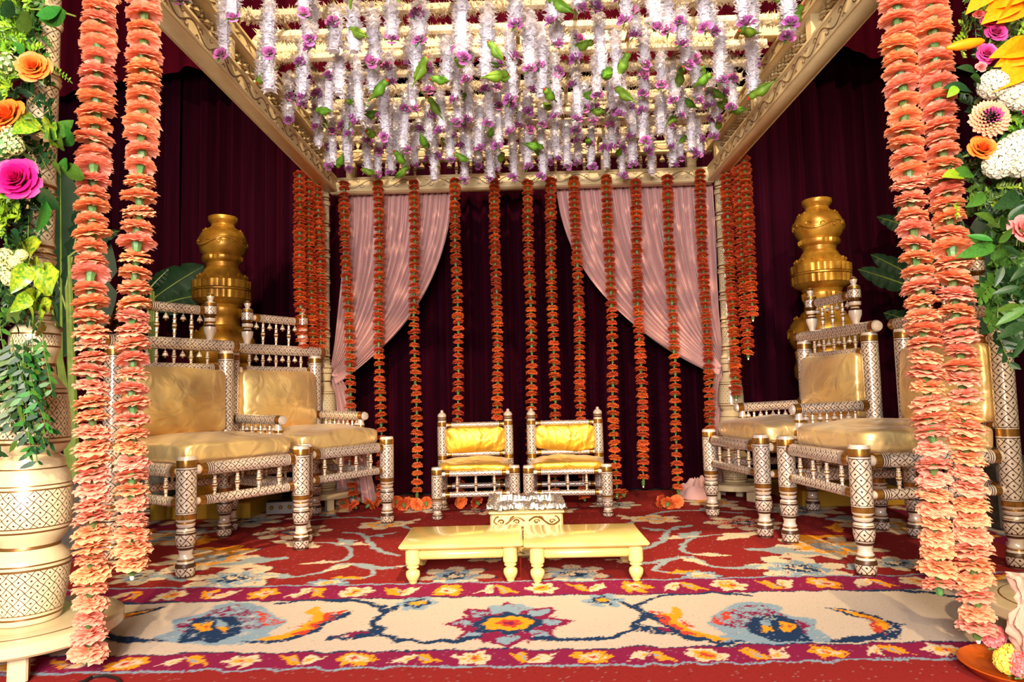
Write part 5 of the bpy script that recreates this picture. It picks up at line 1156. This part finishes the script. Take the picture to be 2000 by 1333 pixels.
# ---------------------------------------------------------------- banana plants in grey planters
def banana(px, Y, leaves, label, pot=True, pot_label=None, pot_w=0.42, pot_h=0.36):
    p = atY(px, 800, Y); t = thing('banana_plant', label, 'plant', (p.x, Y, CZ), 0, 'banana plants behind the canopy')
    if pot:
        mb = MB('grey_planter', 'soil'); mb.box((0, 0, pot_h / 2), (pot_w, pot_w, pot_h), bev=0.02); mb.box((0, 0, pot_h), (pot_w - 0.06, pot_w - 0.06, 0.012), 1); mb.build('planter', t, smooth=False)
    z0 = pot_h if pot else 0.0
    for (bx, by, tx, ty, w_, bend) in leaves:
        a = atY(bx, by, Y) - t.location; b_ = atY(tx, ty, Y + 0.04) - t.location; base = Vector((max(-0.12, min(0.12, a.x * 0.25)), 0.02, z0))
        mb = MB('stalk_green'); mid = base.lerp(a, 0.6) + Vector((a.x * -0.12, 0, 0.05)); q = [base * (1 - s) ** 2 + mid * 2 * s * (1 - s) + a * s * s for s in [i / 8 for i in range(9)]]
        mb.tube(q, 0.022, 7, taper=lambda s: 1.2 - 0.75 * s); st = mb.build('stalk', t)
        d = b_ - a; L = d.length; d.normalize(); side = d.cross(Vector((0, 1, 0))).normalized(); nrm = side.cross(d)
        mb = MB('banana_green', 'stalk_green'); rr = random.Random(int(tx + ty)); n = 18; vs = []
        for i in range(n + 1):
            s = i / n; h = w_ * L * 0.5 * math.sin(PI * min(1, s ** 0.75)) ** 0.7; c0 = a + d * L * s + Vector((0, 0, -bend * L * s * s)) 
            tear = 0.82 if (i % 5 == 2) else 1.0
            vs += [c0 + side * h * tear + nrm * h * 0.35, c0 + side * h * 0.5 + nrm * h * 0.12 + nrm * 0.01 * math.sin(i * 2.2), c0, c0 - side * h * 0.5 + nrm * h * 0.12 - nrm * 0.01 * math.sin(i * 2.2), c0 - side * h * tear + nrm * h * 0.3]
        mb.add(vs, [(i * 5 + j, i * 5 + j + 1, (i + 1) * 5 + j + 1, (i + 1) * 5 + j) for i in range(n) for j in range(4)])
        mb.tube([a + d * L * s + Vector((0, 0, -bend * L * s * s - 0.004)) for s in [i / 8 for i in range(9)]], 0.008, 5, 1, taper=lambda s: 1 - 0.8 * s); mb.build('blade', st)
banana(150, 3.9, [(120, 700, 118, 330, 0.5, 0.0), (130, 560, 165, 380, 0.5, 0.0), (100, 600, 75, 420, 0.5, 0.0), (135, 500, 235, 420, 0.3, 0.25), (140, 640, 95, 480, 0.4, 0.1)], 'banana plant in a grey planter behind the left front pillar')
banana(300, 5.25, [(290, 590, 400, 505, 0.62, 0.1), (300, 600, 400, 560, 0.55, 0.15), (300, 570, 240, 545, 0.5, 0.1), (295, 560, 330, 520, 0.6, 0.1)], 'dark banana plant between the left gold column and the brass lamp', pot_w=0.36)
banana(1790, 5.2, [(1780, 560, 1675, 520, 0.4, 0.05), (1785, 540, 1700, 492, 0.42, 0.05), (1790, 450, 1712, 415, 0.42, 0.1), (1795, 640, 1725, 595, 0.5, 0.2), (1800, 470, 1760, 385, 0.5, 0.05), (1810, 560, 1870, 470, 0.5, 0.1), (1815, 520, 1880, 400, 0.5, 0.1)], 'dark banana plant beside the right gold column', pot_w=0.36)
banana(1965, 3.95, [(1950, 700, 1880, 430, 0.45, 0.0), (1960, 650, 1930, 400, 0.5, 0.0), (1970, 640, 1990, 430, 0.5, 0.0), (1940, 620, 1860, 500, 0.4, 0.1)], 'banana plant in a grey planter behind the right armless chair')

# ---------------------------------------------------------------- small things on the floor
c = atZ(1988, 1315, CZ); c.y = 1.93; t = thing('copper_tray', 'round copper tray of loose flowers on the carpet by the right front pillar', 'tray', (c.x, c.y, CZ))
mb = MB('copper'); mb.lathe([(0.10, 0.0), (0.125, 0.004), (0.150, 0.030), (0.153, 0.032), (0.150, 0.034), (0.122, 0.009), (0.02, 0.006)], 40); mb.build('dish', t)
fl = [(-0.045, -0.01, 'yellow_flower', 'yellow flower head on the left of the copper tray'), (-0.01, 0.02, 'yellow_flower', 'yellow flower head in the middle of the copper tray'), (-0.02, 0.085, 'coral_flower', 'pink carnation standing highest in the copper tray'), (0.0, -0.055, 'rose_magenta', 'magenta flower head at the front of the copper tray'),
      (0.06, 0.0, 'coral_flower', 'ruffled pink carnation on the right of the copper tray'), (-0.035, -0.04, 'coral_flower', 'small red flower head between the yellow ones in the copper tray'), (0.055, 0.06, 'coral_flower', 'red flower head at the back of the copper tray'), (0.06, -0.06, 'white_flower', 'white flower head at the front right of the copper tray')]
for i, (dx, dy, mt, lb) in enumerate(fl):
    mb = MB(mt, 'calyx_green'); florets(mb, (0, 0, 0.014), 0.026, 34, 0.019, 0, r, 1.0); mb.lathe([(0.004, -0.022, 1), (0.012, -0.008, 1), (0.014, 0.012, 1)], 8); mb.tube([(0, 0, -0.02), (-0.02, -0.01, -0.024)], 0.003, 5, 1)
    tag(link('loose_flower', mb.mesh('loose_flower', False), None, (c.x + dx, c.y + dy, CZ + 0.032 + (0.03 if i == 2 else 0)), (r.uniform(-.5, .3), r.uniform(-.5, .5), 0)), lb, 'flower', 'flower heads in the copper tray')
# peach tulle tied round the foot of the right front pillar
mb = MB('peach_tulle'); c = atY(2000, 1205, YF - 0.24)
def tulle(u, v):
    z = c.z + 0.11 - 0.22 * v; w_ = 0.012 + 0.026 * max(0, 1 - v / 0.36) ** 0.8 + 0.035 * max(0, v - 0.36) ** 0.8; a = 2 * PI * u
    n_ = 1 + 0.30 * math.sin(4 * a + 5 * v) + 0.9 * noise.noise(Vector((math.cos(a) * 2.2, math.sin(a) * 2.2, v * 9)))
    return (c.x + 0.015 * math.sin(9 * v) + w_ * n_ * math.cos(a), c.y + w_ * 0.7 * n_ * math.sin(a), max(CZ, z))
mb.grid(tulle, 44, 26, closed_u=True); tag(mb.build('tulle_bow'), 'crumpled peach tulle hanging by the right front pillar above the copper tray', 'fabric')
# cable box and cord
c = atZ(545, 1006, CZ); t = thing('floor_box', 'small steel connection box on the carpet behind the left chairs', 'box', (c.x, c.y + 0.05, CZ), 0.2)
mb = MB('steel'); mb.box((0, 0, 0.045), (0.20, 0.10, 0.09), bev=0.006); mb.build('case', t, smooth=False)
for k in range(3):
    mb = MB('brass'); mb.lathe([(0.011, 0), (0.014, 0.006), (0.010, 0.01), (0.004, 0.01)], 10, axis((-0.06 + 0.06 * k, -0.05, 0.05), (-0.06 + 0.06 * k, -0.07, 0.05))); mb.build('socket', t)
mb = MB('black_rubber'); pts = [atZ(x, y, CZ + 0.006) for x, y in ((120, 1345), (165, 1332), (180, 1323), (205, 1320), (228, 1326), (238, 1340))]; mb.tube(pts, 0.005, 6); tag(mb.build('cord'), 'black cord curling on the carpet at the left front pillar', 'cord')
